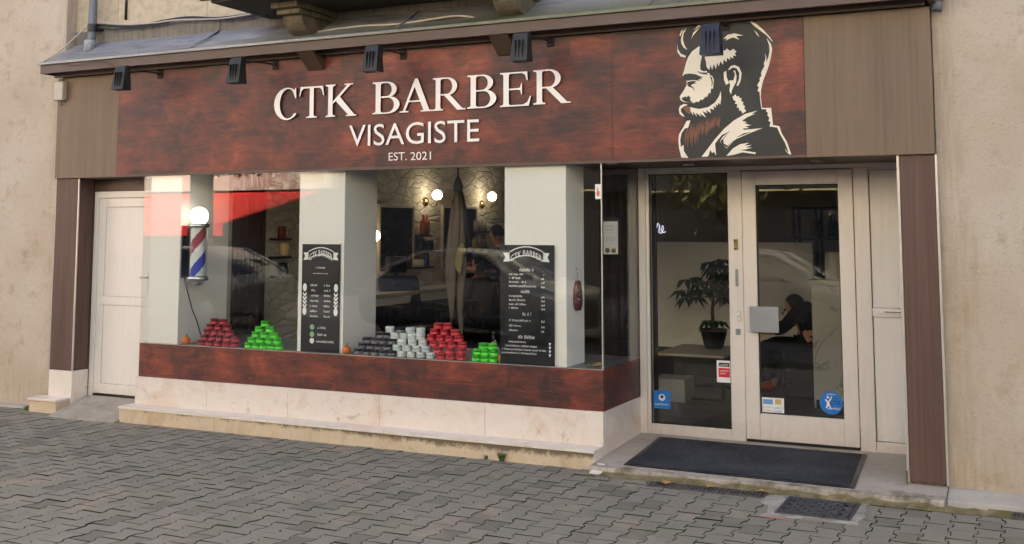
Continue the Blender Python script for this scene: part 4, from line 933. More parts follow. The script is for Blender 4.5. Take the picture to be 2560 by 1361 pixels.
# barber chairs
def barber_chair(x, y, rz, label):
    c = thing('barber_chair', label, 'barber chair', (0, 0, 0), 'black barber chairs')
    mb = MB(); mb.lathe((0, 0, 0), [(.30, 0), (.30, .02), (.10, .05), (.06, .06), (.05, .36), (.07, .40)], 24); obj('pedestal', mb, M['chrome'], c)
    mb = MB(); mb.box(-.28, .28, -.26, .28, .42, .56); obj('seat', mb, M['black_leather'], c, bevel=.05)
    mb = MB(); mb.prism([(-.27, .20, .56), (-.27, .32, .56), (-.27, .46, 1.10), (-.27, .36, 1.12)], (.54, 0, 0)); obj('backrest', mb, M['black_leather'], c, bevel=.045)
    mb = MB(); mb.box(-.13, .13, .40, .50, 1.14, 1.34); mb.box(-.02, .02, .43, .46, 1.08, 1.15); obj('headrest', mb, M['black_leather'], c, bevel=.035)
    for s in (-1, 1):
        mb = MB(); mb.box(s*.33-.04, s*.33+.04, -.24, .30, .72, .79); mb.box(s*.33-.02, s*.33+.02, -.05, .05, .50, .72); obj('armrest', mb, M['black_leather'], c, bevel=.02)
    mb = MB(); mb.box(-.20, .20, -.62, -.50, .16, .19); mb.tube([(-.15, -.26, .44), (-.15, -.54, .19)], .014, 8); mb.tube([(.15, -.26, .44), (.15, -.54, .19)], .014, 8); obj('footrest', mb, M['chrome'], c)
    c.location = (x, y, .1); c.rotation_euler = (0, 0, rz); return c
c1 = at(1010, 830, y=3.3); barber_chair(c1.x+.15, 3.3, R(62), 'empty black barber chair left of the furled parasol')
c2 = at(1215, 830, y=4.6); barber_chair(c2.x+.1, 4.6, R(50), 'black barber chair with the caped customer beside the right pillar')

# ------------------------------------------------------------------ people (skin-modifier bodies)
def skin_body(name, nodes, edges, mat, parent, sub=2, root=0):
    me = bpy.data.meshes.new(name); me.from_pydata([n[0] for n in nodes], edges, []); o = bpy.data.objects.new(name, me); COL.objects.link(o); o.parent = parent
    sk = o.modifiers.new('skin', 'SKIN'); sk.use_smooth_shade = True
    for i, n in enumerate(nodes):
        r = n[1]; d = me.skin_vertices[0].data[i]; d.radius = r if isinstance(r, tuple) else (r, r); d.use_root = (i == root)
    s = o.modifiers.new('sub', 'SUBSURF'); s.levels = sub; s.render_levels = sub
    me.materials.append(mat); return o
def lerp(a, b, t): return tuple(a[i]+(b[i]-a[i])*t for i in range(3))
def person(label, J, mats, cap=None, foot='shoe_red', loc=(0, 0, 0), rz=0):
    """J: joint positions in local metres; skin body with clothes as child meshes"""
    P = thing('person', label, 'person', (0, 0, 0)); 
    n = []; e = []
    def add(p, r, par=None):
        n.append((p, r)); i = len(n)-1
        if par is not None: e.append((par, i))
        return i
    pel = add(J['pelvis'], .14); ab = add(lerp(J['pelvis'], J['chest'], .5), .13, pel); ch = add(J['chest'], .15, ab); nk0 = add(J['neck'], .065, ch); nk = add(lerp(J['neck'], J['head'], .35), .055, nk0)
    hd = add(J['head'], (.078, .098), nk); top = add(J['crown'], (.06, .075), hd)
    hands = []
    for s in ('l', 'r'):
        sh = add(J['sh_'+s], .062, ch); el = add(J['el_'+s], .046, sh); wr = add(J['wr_'+s], .031, el); hd_ = add(lerp(J['el_'+s], J['wr_'+s], 1.22), (.040, .020), wr); hands.append((J['el_'+s], J['wr_'+s]))
        hp = add(J['hip_'+s], .092, pel); kn = add(J['kn_'+s], .062, hp); an = add(J['an_'+s], .042, kn); add(J['toe_'+s], (.045, .032), an)
    body = skin_body('body', n, e, M['skin'], P)
    # fingers, each its own tapered chain rooted in the palm
    for s in ('l', 'r'):
        a, b = Vector(J['el_'+s]), Vector(J['wr_'+s]); d = (b-a).normalized(); side = d.cross(Vector((0, 0, 1))).normalized(); palm = b+d*(.22*(b-a).length*.9)
        mb = MB()
        for k, L in enumerate((.062, .072, .068, .054)):
            p0 = palm+side*(k-1.5)*.019; dn = Vector((0, 0, -1)); mb.tube([p0-d*.02, p0+d*L*.45, p0+d*L*.8+dn*.014, p0+d*L*.92+dn*.034], [.0095, .009, .008, .006], 8)
        mb.tube([palm-d*.05+side*.03, palm-d*.01+side*.055, palm+d*.025+side*.05], [.011, .010, .007], 8)
        obj('fingers', mb, M['skin'], P)
    # clothing
    cn_ = []; ce = []
    def addc(p, r, par=None):
        cn_.append((p, r)); i = len(cn_)-1
        if par is not None: ce.append((par, i))
        return i
    a = addc(J['pelvis'], .165); b = addc(lerp(J['pelvis'], J['chest'], .5), .155, a); c = addc(J['chest'], .175, b); addc(lerp(J['chest'], J['neck'], .85), .085, c)
    for s in ('l', 'r'):
        q = addc(J['sh_'+s], .082, c); w = addc(J['el_'+s], .062, q); addc(lerp(J['el_'+s], J['wr_'+s], mats.get('sleeve', .85)), .047, w)
    skin_body('jacket', cn_, ce, M[mats['top']], P)
    cn_ = []; ce = []
    a = addc(J['pelvis'], .16)
    for s in ('l', 'r'):
        q = addc(J['hip_'+s], .108, a); w = addc(J['kn_'+s], .080, q); addc(lerp(J['kn_'+s], J['an_'+s], .92), .062, w)
    skin_body('trousers', cn_, ce, M[mats['bottom']], P)
    for s in ('l', 'r'):
        an, to = J['an_'+s], J['toe_'+s]; skin_body('shoe', [((an[0], an[1], an[2]-.01), .052), (lerp(an, to, .5), .05), (to, (.05, .036)), (lerp(an, to, 1.15), (.036, .024))], [(0, 1), (1, 2), (2, 3)], M[foot], P)
    # face and hair
    h = Vector(J['head']); f = Vector(J['face']).normalized(); u = (Vector(J['crown'])-h).normalized(); r_ = f.cross(u).normalized()
    mb = MB(); mb.tube([h+f*.085+u*.012, h+f*.118-u*.018, h+f*.095-u*.03], [.008, .014, .010], 8); 
    obj('nose', mb, M['skin'], P)
    for s in (-1, 1):
        mb = MB(); mb.ball(h+r_*s*.078-u*.01, .022, 8, 6, (.5, .8, 1.3)); obj('ear', mb, M['skin'], P)
        mb = MB(); mb.ball(h+f*.088+r_*s*.03+u*.015, .010, 8, 6); obj('eye', mb, M['hair_dark'], P)
    mb = MB()
    mb.tube([h+f*.092-u*.052-r_*.022, h+f*.098-u*.052, h+f*.092-u*.052+r_*.022], .004, 6); obj('mouth', mb, M['hair_dark'], P)
    mb = MB(); mb.ball(h+u*.045-f*.018, .104, 18, 12, (.92, 1.0, .95))
    for v in mb.b.verts:
        d = v.co-(h+u*.045-f*.018)
        if d.dot(f) > .055 and d.dot(u) < .03: v.co -= f*(d.dot(f)-.05)
        if d.dot(u) < -.055: v.co -= u*(d.dot(u)+.055)
    obj('hair' if not cap else 'cap', mb, M[cap or 'hair_dark'], P)
    P.location = loc; P.rotation_euler = (0, 0, rz); return P
# the seated customer by the coffee table, facing left (-x)
hp = at(1983, 772, y=3.45)
bxp = hp.x
J = dict(pelvis=(bxp+.22, 3.50, .58), chest=(bxp+.12, 3.47, .90), neck=(bxp+.05, 3.45, hp.z-.13), head=(bxp, 3.45, hp.z), crown=(bxp-.005, 3.45, hp.z+.10), face=(-1, -.15, -.35),
 sh_l=(bxp+.10, 3.27, .96), el_l=(bxp-.08, 3.20, .76), wr_l=(bxp-.34, 3.26, .74), sh_r=(bxp+.10, 3.66, .96), el_r=(bxp-.12, 3.72, .78), wr_r=(bxp-.42, 3.52, .72),
 hip_l=(bxp+.18, 3.39, .56), kn_l=(bxp-.30, 3.32, .60), an_l=(bxp-.34, 3.28, .17), toe_l=(bxp-.50, 3.26, .135), hip_r=(bxp+.18, 3.60, .56), kn_r=(bxp-.30, 3.66, .60), an_r=(bxp-.24, 3.68, .17), toe_r=(bxp-.40, 3.68, .135))
person('seated man in a dark jacket and red shoes bent over the coffee table', J, dict(top='cloth_black', bottom='cloth_black', sleeve=.35))
ac = thing('armchair', 'black waiting armchair under the seated man', 'armchair', (bxp+.25, 3.5, .1))
mb = MB(); mb.box(bxp-.05, bxp+.55, 3.20, 3.82, .14, .44); obj('seat', mb, M['black_leather'], ac, bevel=.04)
mb = MB(); mb.box(bxp+.44, bxp+.60, 3.18, 3.84, .445, .95); obj('backrest', mb, M['black_leather'], ac, bevel=.04)
for yy in (3.08, 3.85): mb = MB(); mb.box(bxp-.05, bxp+.58, yy, yy+.095, .12, .60); obj('armrest', mb, M['black_leather'], ac, bevel=.03)
# the barber standing behind the customer, leaning toward him
b_ = at(1240, 590, y=4.9); bxp2 = b_.x
J = dict(pelvis=(bxp2+.22, 4.95, 1.0), chest=(bxp2+.12, 4.9, 1.38), neck=(bxp2+.05, 4.9, b_.z-.14), head=(bxp2, 4.9, b_.z), crown=(bxp2-.01, 4.9, b_.z+.10), face=(-1, -.2, -.4),
 sh_l=(bxp2+.10, 4.70, 1.47), el_l=(bxp2-.12, 4.62, 1.24), wr_l=(bxp2-.36, 4.66, 1.26), sh_r=(bxp2+.10, 5.10, 1.47), el_r=(bxp2-.10, 5.20, 1.26), wr_r=(bxp2-.32, 4.98, 1.32),
 hip_l=(bxp2+.22, 4.85, .96), kn_l=(bxp2+.20, 4.83, .55), an_l=(bxp2+.22, 4.83, .17), toe_l=(bxp2+.06, 4.82, .135), hip_r=(bxp2+.22, 5.05, .96), kn_r=(bxp2+.20, 5.08, .55), an_r=(bxp2+.24, 5.08, .17), toe_r=(bxp2+.08, 5.08, .135))
person('standing barber in black with a blue cap reaching toward the caped customer', J, dict(top='cloth_black', bottom='cloth_black', sleeve=.05), cap='cloth_navy', foot='shoe_white')
cu = at(1196, 690, y=4.7)
ks = dict(pelvis=(cu.x+.05, 4.65, .66), chest=(cu.x+.03, 4.68, .98), neck=(cu.x+.01, 4.70, 1.17), head=(cu.x-.03, 4.71, 1.31), crown=(cu.x-.035, 4.72, 1.41), face=(-.9, -.45, -.2),
 sh_l=(cu.x-.02, 4.50, 1.08), el_l=(cu.x-.06, 4.42, .84), wr_l=(cu.x-.22, 4.48, .76), sh_r=(cu.x+.06, 4.88, 1.08), el_r=(cu.x-.02, 4.95, .84), wr_r=(cu.x-.20, 4.82, .76),
 hip_l=(cu.x+.02, 4.56, .64), kn_l=(cu.x-.36, 4.42, .66), an_l=(cu.x-.42, 4.38, .32), toe_l=(cu.x-.55, 4.34, .29), hip_r=(cu.x+.04, 4.76, .64), kn_r=(cu.x-.34, 4.66, .66), an_r=(cu.x-.40, 4.62, .32), toe_r=(cu.x-.53, 4.58, .29))
cp_ = person('seated customer wrapped in a grey barber cape in the chair beside the barber', ks, dict(top='cape_grey', bottom='cape_grey', sleeve=.95), foot='shoe_white')

# ------------------------------------------------------------------ waiting corner: table, plant, desk
tb = thing('coffee_table', 'low pale coffee table on a black metal frame behind the side light', 'table', (5.7, 3.1, .1))
tx0, tx1, ty0, ty1 = 5.36, 6.05, 2.72, 3.65
mb = MB(); mb.box(tx0, tx1, ty0, ty1, .515, .54); obj('top', mb, M['oak_top'], tb, bevel=.004)
for sx in (tx0+.015, tx1-.015):
    for sy in (ty0+.015, ty1-.015): mb = MB(); mb.box(sx-.012, sx+.012, sy-.012, sy+.012, .125, .514); obj('leg', mb, M['black_plastic'], tb)
mb = MB(); mb.box(tx0+.003, tx1-.003, ty0+.003, ty0+.027, .1, .124); mb.box(tx0+.003, tx1-.003, ty1-.027, ty1-.003, .1, .124); mb.box(tx0+.003, tx0+.027, ty0+.028, ty1-.028, .1, .124); obj('rail', mb, M['black_plastic'], tb)
pp = at(1785, 862, y=3.35)
pt = thing('potted_plant', 'dark green potted houseplant in a black pot on the coffee table', 'plant', (pp.x, 3.35, .54))
mb = MB(); mb.lathe((pp.x, 3.35, .5405), [(.085, 0), (.095, .01), (.135, .17), (.14, .20), (.125, .20), (.12, .17)], 22); obj('pot', mb, M['pot_black'], pt)
tt = at(1775, 690, y=3.35)
mb = MB(); mb.tube([(pp.x, 3.35, .70), (pp.x-.012, 3.35, .9), (pp.x+.005, 3.34, 1.08), (tt.x, 3.35, tt.z+.10)], [.022, .018, .015, .010], 8)
w = random.Random(21); tips = []
for i in range(16):
    a = w.uniform(0, 2*math.pi); el = w.uniform(-.1, 1.0); L = w.uniform(.14, .34); s = Vector((pp.x-.005, 3.35, w.uniform(.98, tt.z+.08))); d = Vector((math.cos(a)*math.cos(el), math.sin(a)*math.cos(el)*.8, math.sin(el)))
    m1 = s+d*L*.6; e_ = s+d*L; mb.tube([s, m1, e_], [.006, .005, .003], 5); tips.append((e_, d)); tips.append((m1, d))
for i in range(3):
    a = i*2.1; s = Vector((pp.x-.01, 3.35, .79)); e_ = s+Vector((math.cos(a)*.08, math.sin(a)*.08, .03)); mb.tube([s, e_], .003, 5); tips.append((e_, Vector((math.cos(a), math.sin(a), .1))))
obj('trunk', mb, M['trunk_brown'], pt)
mb = MB()
for c, d in tips:
    for k in range(7):
        a = k/7*2*math.pi+w.uniform(-.2, .2); out = Vector((math.cos(a), math.sin(a), w.uniform(-.9, -.1))).normalized(); L = w.uniform(.09, .17); sd_ = out.cross(Vector((0, 0, 1))).normalized()*L*.20
        m1 = c+out*L*.5+Vector((0, 0, .015)); t_ = c+out*L-Vector((0, 0, .04)); mb.poly([c, m1-sd_, t_, m1+sd_])
obj('foliage', mb, M['leaf_green'], pt)
ds = thing('reception_desk', 'marble fronted reception desk with dark top behind the glazed door', 'desk', (7.3, 3, .1))
d0 = at(2036, 1018, z=.11); dzt = at(2028, 700, y=d0.y).z
mb = MB(); mb.box(d0.x, d0.x+1.1, d0.y, d0.y+.10, .101, dzt-.05); obj('front', mb, M['marble'], ds, bevel=.003)
mb = MB(); mb.box(d0.x-.03, d0.x+1.12, d0.y-.02, d0.y+.30, dzt-.049, dzt); obj('top', mb, M['oak_top'], ds, bevel=.004)
mb = MB(); mb.box(d0.x+.02, d0.x+1.1, d0.y-.006, d0.y-.001, .101, .18); obj('kickboard', mb, M['black_plastic'], ds)
rk = thing('shelf_rack', 'tall black metal rack with dark goods behind the reception desk', 'rack', (7.6, 6, .1))
a = pbox(1985, 2100, 520, 690, 6.0); mb = MB()
for x in (a[0], (a[0]+a[1])/2, a[1]+.5): mb.box(x-.02, x+.02, 5.98, 6.02, .1, a[3]); mb.box(x-.02, x+.02, 6.36, 6.40, .1, a[3])
obj('frame', mb, M['black_plastic'], rk)
for z in (a[3]-.02, (a[2]+a[3])/2+.02, a[2]): mb = MB(); mb.box(a[0]-.03, a[1]+.55, 5.975, 6.405, z, z+.03); obj('shelf', mb, M['black_plastic'], rk)
for i, lb in enumerate(('dark bottle at the left on the black rack behind the desk', 'dark bottle in the middle of the black rack behind the desk', 'dark bottle at the right on the black rack behind the desk')):
    mb = MB(); bottle(mb, (a[0]+.25+i*.2, 6.2, (a[2]+a[3])/2+.051), .07, .28, 0); tag(obj('bottle', mb, M['bottle_dark'], org=(a[0]+.25+i*.2, 6.2, 1.7)), lb, 'bottle', 'bottles on the black rack')
pc = at(2090, 668, y=d0.y+.2); mb = MB(); mb.lathe((pc.x, d0.y+.14, dzt+.001), [(.09, 0), (.095, .02), (.085, .24), (.07, .26)], 18); tag(obj('canister', mb, M['bottle_white'], org=(pc.x, d0.y+.14, dzt)), 'pale canister standing on the reception desk', 'canister')
bxn = at(1690, 1000, z=.11); mb = MB(); mb.box(bxn.x-.22, bxn.x+.12, bxn.y-.1, bxn.y+.25, .101, .32); tag(obj('storage_box', mb, M['interior_grey'], bevel=.006, org=(bxn.x, bxn.y, .1)), 'grey storage box on the floor under the coffee table', 'box')

# ------------------------------------------------------------------ barber pole on the left pillar
pc = at(495, 640, y=.30); PXc = 1.602+.16
cy_ = at(495, 640, x=PXc).y; zt = at(495, 570, x=PXc).z; zb = at(495, 690, x=PXc).z; zg = at(495, 541, x=PXc).z; zbot = at(495, 715, x=PXc).z
bp = thing('barber_pole', 'striped barber pole with lit white globe on the left white pillar', 'barber pole', (PXc, cy_, zbot))
mb = MB(); mb.lathe((PXc, cy_, zbot), [(.03, 0), (.055, .012), (.082, .05), (.088, zb-zbot-.045), (.100, zb-zbot-.04), (.100, zb-zbot-.015), (.092, zb-zbot)], 28); mb.lathe((PXc, cy_, zt), [(.086, 0), (.100, .01), (.104, .028), (.088, .04), (.062, .052), (.055, .065)], 28); obj('chrome_cap', mb, M['chrome'], bp)
mb = MB(); NZ, NA = 60, 56; rad = .070
g = [[mb.b.verts.new((PXc+rad*math.cos(2*math.pi*k/NA), cy_+rad*math.sin(2*math.pi*k/NA), zb+(zt-zb)*i/NZ)) for k in range(NA)] for i in range(NZ+1)]
for i in range(NZ):
    for k in range(NA):
        f = mb.b.faces.new((g[i][k], g[i][(k+1) % NA], g[i+1][(k+1) % NA], g[i+1][k])); f.smooth = True
        z = (i+.5)/NZ*(zt-zb); ph = ((z/.50)-(k/NA)+.30) % 1.0
        f.material_index = 0 if ph < .25 else 1 if ph < .5 else 2 if ph < .75 else 1
obj('striped_cylinder', mb, [M['pole_red'], M['pole_white'], M['pole_blue']], bp)
mb = MB(); mb.tube([(PXc, cy_, zb), (PXc, cy_, zt)], .084, 32, cap=False); obj('glass_tube', mb, M['tube_glass'], bp)
mb = MB(); mb.ball((PXc, cy_, zg), .087, 28, 18); obj('globe', mb, M['globe_lit'], bp)
mb = MB(); mb.box(1.6025, 1.618, cy_-.05, cy_+.05, zb-.02, zt+.02); mb.box(1.618, PXc-.08, cy_-.015, cy_+.015, zt-.0, zt+.02); mb.box(1.618, PXc-.08, cy_-.015, cy_+.015, zb-.03, zb-.01); obj('wall_mount', mb, M['black_plastic'], bp)
def on_pillar(u, v, x=1.607): return at(u, v, x=x)
cb = [on_pillar(460, 697), on_pillar(468, 730), on_pillar(480, 775), on_pillar(492, 805), on_pillar(503, 845)]
mb = MB(); mb.tube([(p.x+.004, p.y, p.z) for p in cb], .0045, 6); tag(obj('cable', mb, M['cable_black'], org=cb[0]), 'black cable hanging down the pillar below the barber pole', 'cable')

# ------------------------------------------------------------------ price boards
def board(x0, x1, z0, z1, y, label):
    P = thing('price_board', label, 'price board', ((x0+x1)/2, y, z0)); mb = MB(); mb.box(x0, x1, y, y+.010, z0, z1); obj('panel', mb, M['poster_black'], P, bevel=.001); return P
def banner(cx, zc, w, y):
    """ribbon outline with arched text band"""
    m = MB(); n = 14; h = w*.085; t = .004
    def cv(f, o): return (cx+(f-.5)*w*.72, y, zc+.10*w*(1-(2*f-1)**2)+o)
    for o in (h, -h):
        for i in range(n): a, b = cv(i/n, o), cv((i+1)/n, o); m.poly([(a[0], y, a[2]-t), (b[0], y, b[2]-t), (b[0], y, b[2]+t), (a[0], y, a[2]+t)])
    for s in (-1, 1):
        a = cv(0 if s < 0 else 1, h); b = cv(0 if s < 0 else 1, -h); m.poly([(a[0]-t*s*0, y, a[2]), (a[0]+s*t*2, y, a[2]), (b[0]+s*t*2, y, b[2]), (b[0], y, b[2])])
        x = cx+s*w*.36; m.poly([(x-s*.02*w, y, zc-h*1.15), (x+s*.14*w, y, zc-h*1.3), (x+s*.095*w, y, zc-h*.2), (x+s*.14*w, y, zc+h*.75), (x-s*.0*w, y, zc+h*.85), (x+s*.015*w, y, zc-h*.9)])
    return m
def arch_text(s, cx, zc, w, hgt, y):
    m = text_mb(s, (cx-w/2, cx+w/2, zc-hgt/2, zc+hgt/2), y, .001, 0)
    for v in m.b.verts:
        f = (v.co.x-cx)/(w*.69); v.co.z += .085*w*(1-4*f*f)*1.0
    return m
def scribble(m, x0, x1, z, h, y, rng, nar=1.0):
    """one line of lettering too small to read: broken upright strokes"""
    x = x0
    while x < x1-.004:
        if rng.random() < .12: x += h*.5; continue
        w = h*rng.uniform(.34, .6)*nar; hh = h*rng.uniform(.62, 1.0); k = rng.random()
        m.poly([(x, y, z-h/2), (x+w*.38, y, z-h/2), (x+w*.38, y, z-h/2+hh), (x, y, z-h/2+hh)])
        if k < .6: zz = z-h/2+hh*rng.choice((.05, .45, .82)); m.poly([(x+w*.40, y, zz), (x+w, y, zz), (x+w, y, zz+h*.20), (x+w*.40, y, zz+h*.20)])
        if k > .45: m.poly([(x+w*.72, y, z-h/2+h*.22), (x+w, y, z-h/2+h*.22), (x+w, y, z-h/2+hh*.78), (x+w*.72, y, z-h/2+hh*.78)])
        x += w+h*.16*nar
by = .044
def brd(u0, u1, v0, v1): return pbox(u0, u1, v0, v1, by)
A = pbox(749, 860, 611, 884, .07); A = (2.995, 3.395, .705, at(805, 611, y=.07).z)
P1 = board(A[0], A[1], A[2], A[3], .068, 'narrow black price board with chevron pole icons on the middle pillar')
yy = .0665
rg = random.Random(4); W = A[1]-A[0]; Hh = A[3]-A[2]; fx = lambda f: A[0]+W*f; fz = lambda f: A[3]-Hh*f
mb = banner(fx(.5), fz(.105), W*.92, yy); join(mb, arch_text('CTK BARBER', fx(.5), fz(.105), W*.60, Hh*.060, yy-.001)); obj('heading', mb, M['poster_ink'], P1)
mb = MB(); scribble(mb, fx(.38), fx(.64), fz(.218), .018, yy, rg); scribble(mb, fx(.30), fx(.70), fz(.272), .011, yy, rg)
for i in range(7): scribble(mb, fx(.24), fx(.24+rg.uniform(.15, .22)), fz(.383+.048*i), .019, yy, rg); scribble(mb, fx(.60), fx(.76), fz(.383+.048*i), .019, yy, rg)
for i, w_ in enumerate((.27, .25, .46)): scribble(mb, fx(.42), fx(.42+w_), fz(.775+.063*i), .021, yy, rg)
obj('price_list', mb, M['poster_ink'], P1)
for s in (.09, .91):
    mb = MB(); cx = fx(s); w_ = W*.05
    for i in range(4):
        z = fz(.47+.036*i); mb.poly([(cx-w_, yy, z+.022), (cx, yy, z), (cx+w_, yy, z+.022), (cx+w_, yy, z+.002), (cx, yy, z-.022), (cx-w_, yy, z+.002)])
    for z, sg_ in ((fz(.405), 1), (fz(.625), -1)):
        mb.poly([(cx+w_*1.05*math.cos(k/16*2*math.pi), yy, z+.035*math.sin(k/16*2*math.pi)) for k in range(16)])
    obj('pole_icon', mb, M['poster_ink'], P1)
for i, z in enumerate((.772, .838, .898)):
    mb = MB(); mb.poly([(fx(.30)+.024*math.cos(k/14*2*math.pi), yy, fz(z)+.024*math.sin(k/14*2*math.pi)) for k in range(14)]); obj('round_icon', mb, M['poster_green' if i < 2 else 'poster_ink'], P1)
B = (at(1251, 760, y=.04).x, at(1386, 760, y=.04).x, .705, at(1317, 613, y=.04).z)
P2 = board(B[0], B[1], B[2], B[3], .036, 'wide black price board with long service list on the right pillar')
yy = .0345; W = B[1]-B[0]; Hh = B[3]-B[2]; fx = lambda f: B[0]+W*f; fz = lambda f: B[3]-Hh*f
mb = banner(fx(.49), fz(.095), W*.86, yy); join(mb, arch_text('CTK BARBER', fx(.49), fz(.093), W*.58, Hh*.050, yy-.001)); obj('heading', mb, M['poster_ink'], P2)
mb = MB()
for f, a_, b_, h_ in ((.208, .36, .63, .034), (.390, .39, .60, .034), (.578, .42, .58, .034), (.770, .34, .64, .034)): scribble(mb, fx(a_), fx(b_), fz(f), h_*.8, yy, random.Random(int(f*1000)), .45)
for f, b_ in ((.246, .42), (.278, .38), (.311, .49), (.346, .68), (.430, .42), (.463, .48), (.498, .49), (.530, .34), (.634, .56), (.678, .39), (.716, .34)): scribble(mb, fx(.17), fx(b_), fz(f), .017, yy, rg); scribble(mb, fx(.77), fx(.83), fz(f+.004), .017, yy, rg)
for f, a_, b_ in ((.812, .16, .53), (.846, .10, .68), (.876, .04, .86), (.905, .03, .68)): scribble(mb, fx(a_), fx(b_), fz(f), .015, yy, rg)
obj('price_list', mb, M['poster_ink'], P2)
for f in (.822, .853, .884, .915): mb = MB(); c = (fx(.92), fz(f)); mb.poly([(c[0]-.010, yy, c[1]+.008), (c[0]-.005, yy, c[1]+.014), (c[0], yy, c[1]+.009), (c[0]+.005, yy, c[1]+.014), (c[0]+.010, yy, c[1]+.008), (c[0], yy, c[1]-.012)]); obj('heart_icon', mb, M['poster_ink'], P2)

# ------------------------------------------------------------------ stacks of wax tins
def tin_mesh(name, lid, side, r=.0395, h=.049):
    mb = MB(); mb.lathe((0, 0, 0), [(r*.94, 0), (r*.98, .003), (r*.98, h*.52)], 20, mi=1); mb.lathe((0, 0, h*.525), [(r, 0), (r, h*.40), (r*.97, h*.44), (r*.90, h*.455)], 20, mi=0)
    me = bpy.data.meshes.new(name); bmesh.ops.recalc_face_normals(mb.b, faces=mb.b.faces); mb.b.to_mesh(me); mb.b.free(); me.materials.append(M[lid]); me.materials.append(M[side]); return me
TIN = {'red': tin_mesh('tin', 'tin_red_dark', 'tin_red'), 'maroon': tin_mesh('tin', 'tin_maroon_dark', 'tin_maroon'), 'green': tin_mesh('tin', 'tin_green_dark', 'tin_green'), 'white': tin_mesh('tin', 'tin_white', 'tin_white_dark'), 'black': tin_mesh('tin', 'tin_black', 'tin_label_grey')}
ORD = ['first', 'second', 'third', 'fourth', 'fifth', 'sixth']
ROWN = ['bottom', 'second', 'third', 'fourth', 'fifth', 'sixth']
def stack(kind, colour, rows, place, yb=.135, other=None):
    rw = random.Random(len(place)); nr = len(rows)
    for j, (n_, u0, u1) in enumerate(rows):
        z = .6995+.0005+j*.0492; va, vb = at(u0, 860, y=yb), at(u1, 860, y=yb); x0, x1 = va.x, vb.x; step = (x1-x0)/n_
        for i in range(n_):
            kd = other if other and j == nr-1 and i == 1 else kind; cl = kd if other and kd != kind else colour
            o = bpy.data.objects.new('wax_tin', TIN[kd]); COL.objects.link(o); o.location = (x0+step*(i+.5)+rw.uniform(-.003, .003), yb+rw.uniform(-.006, .006), z); o.rotation_euler = (0, 0, rw.uniform(0, 6)); sc_ = min(1.0, step/.079); o.scale = (sc_, sc_, 1)
            row = 'top row' if j == nr-1 else ROWN[j]+' row'+('' if j == 0 else ' up')
            pos = 'only' if n_ == 1 else ORD[i]+' from left'
            tag(o, f'{cl} tin, {pos}, {row} of {place}', 'tin', 'stacked wax tins in the window')
stack('maroon', 'dull red', [(5, 494, 598), (5, 503, 598), (4, 508, 584), (3, 515, 577), (2, 524, 570)], 'dull red pyramid')
stack('green', 'lime green', [(5, 613, 708), (4, 620, 703), (3, 628, 696), (2, 636, 686), (1, 647, 678)], 'lime pyramid')
stack('black', 'black', [(5, 886, 991), (4, 896, 981), (4, 907, 990), (2, 942, 978)], 'black stack')
stack('white', 'white', [(4, 993, 1090), (4, 981, 1078), (3, 993, 1070), (4, 976, 1064), (4, 962, 1064)], 'white stack', other='black')
stack('red', 'bright red', [(3, 1091, 1167), (3, 1083, 1167), (4, 1073, 1167), (4, 1066, 1160), (3, 1074, 1151), (2, 1084, 1132)], 'bright red stack')
stack('green', 'green', [(3, 1179, 1247), (3, 1183, 1245), (2, 1197, 1243)], 'small green stack')
def pumpkin(u, v, label, y=.09):
    p = at(u, v, y=y); P = thing('pumpkin', label, 'pumpkin', (p.x, y, .70), 'little pumpkins on the window shelf'); mb = MB(); mb.ball((p.x, y, .7385), .041, 40, 14, (1, 1, .93))
    for vv in mb.b.verts:
        d = vv.co-Vector((p.x, y, .7385)); a = math.atan2(d.y, d.x); k = 1-.07*abs(math.cos(4*a)); vv.co.x = p.x+d.x*k; vv.co.y = y+d.y*k
    obj('flesh', mb, M['pumpkin_orange'], P); mb = MB(); mb.tube([(p.x, y, .77), (p.x+.004, y, .785), (p.x+.010, y, .795)], [.006, .005, .005], 8); obj('stalk', mb, M['stem_brown'], P)
pumpkin(465, 858, 'small orange pumpkin under the barber pole at the left pane')
pumpkin(866, 880, 'small orange pumpkin at the foot of the narrow price board', .055)
pumpkin(1257, 905, 'small orange pumpkin between green tins and the wide price board', .026 if False else .0)if False else None
def pumpkin_front(): pass
pumpkin(1258, 900, 'small orange pumpkin between green tins and the wide price board', .075)

# ------------------------------------------------------------------ solid furled parasol added behind the pane in place of its reflection
ys = .75
fp = thing('furled_parasol', 'furled beige parasol with long hanging folds, solid stand-in for its reflection in the middle pane', 'parasol', (at(1140, 600, y=ys).x, ys, .7))
def strip(mb, px, wid, y):
    for (a, b), (w0, w1) in zip(zip(px, px[1:]), zip(wid, wid[1:])):
        pass
    pts = [at(u, v, y=y) for u, v in px]; rs = []
    n = 14; rings = []
    for i, p in enumerate(pts):
        w_ = wid[i]; rings.append([mb.b.verts.new((p.x+w_*(1+.18*math.sin(5*a_+i))*math.cos(a_), p.y+w_*.55*math.sin(a_), p.z)) for a_ in [2*math.pi*k/n for k in range(n)]])
    for i in range(len(rings)-1):
        for k in range(n): f = mb.b.faces.new((rings[i][k], rings[i][(k+1) % n], rings[i+1][(k+1) % n], rings[i+1][k])); f.smooth = True
    mb.b.faces.new(rings[0]); mb.b.faces.new(rings[-1][::-1])
mb = MB(); strip(mb, [(1143, 470), (1141, 500), (1138, 560), (1134, 620), (1128, 680), (1128, 740), (1130, 790), (1128, 805)], [.02, .034, .045, .055, .06, .035, .022, .004], ys)
strip(mb, [(1150, 480), (1152, 540), (1154, 610), (1156, 660), (1152, 720), (1150, 780), (1153, 820), (1155, 838)], [.015, .03, .035, .045, .038, .028, .022, .004], ys+.02)
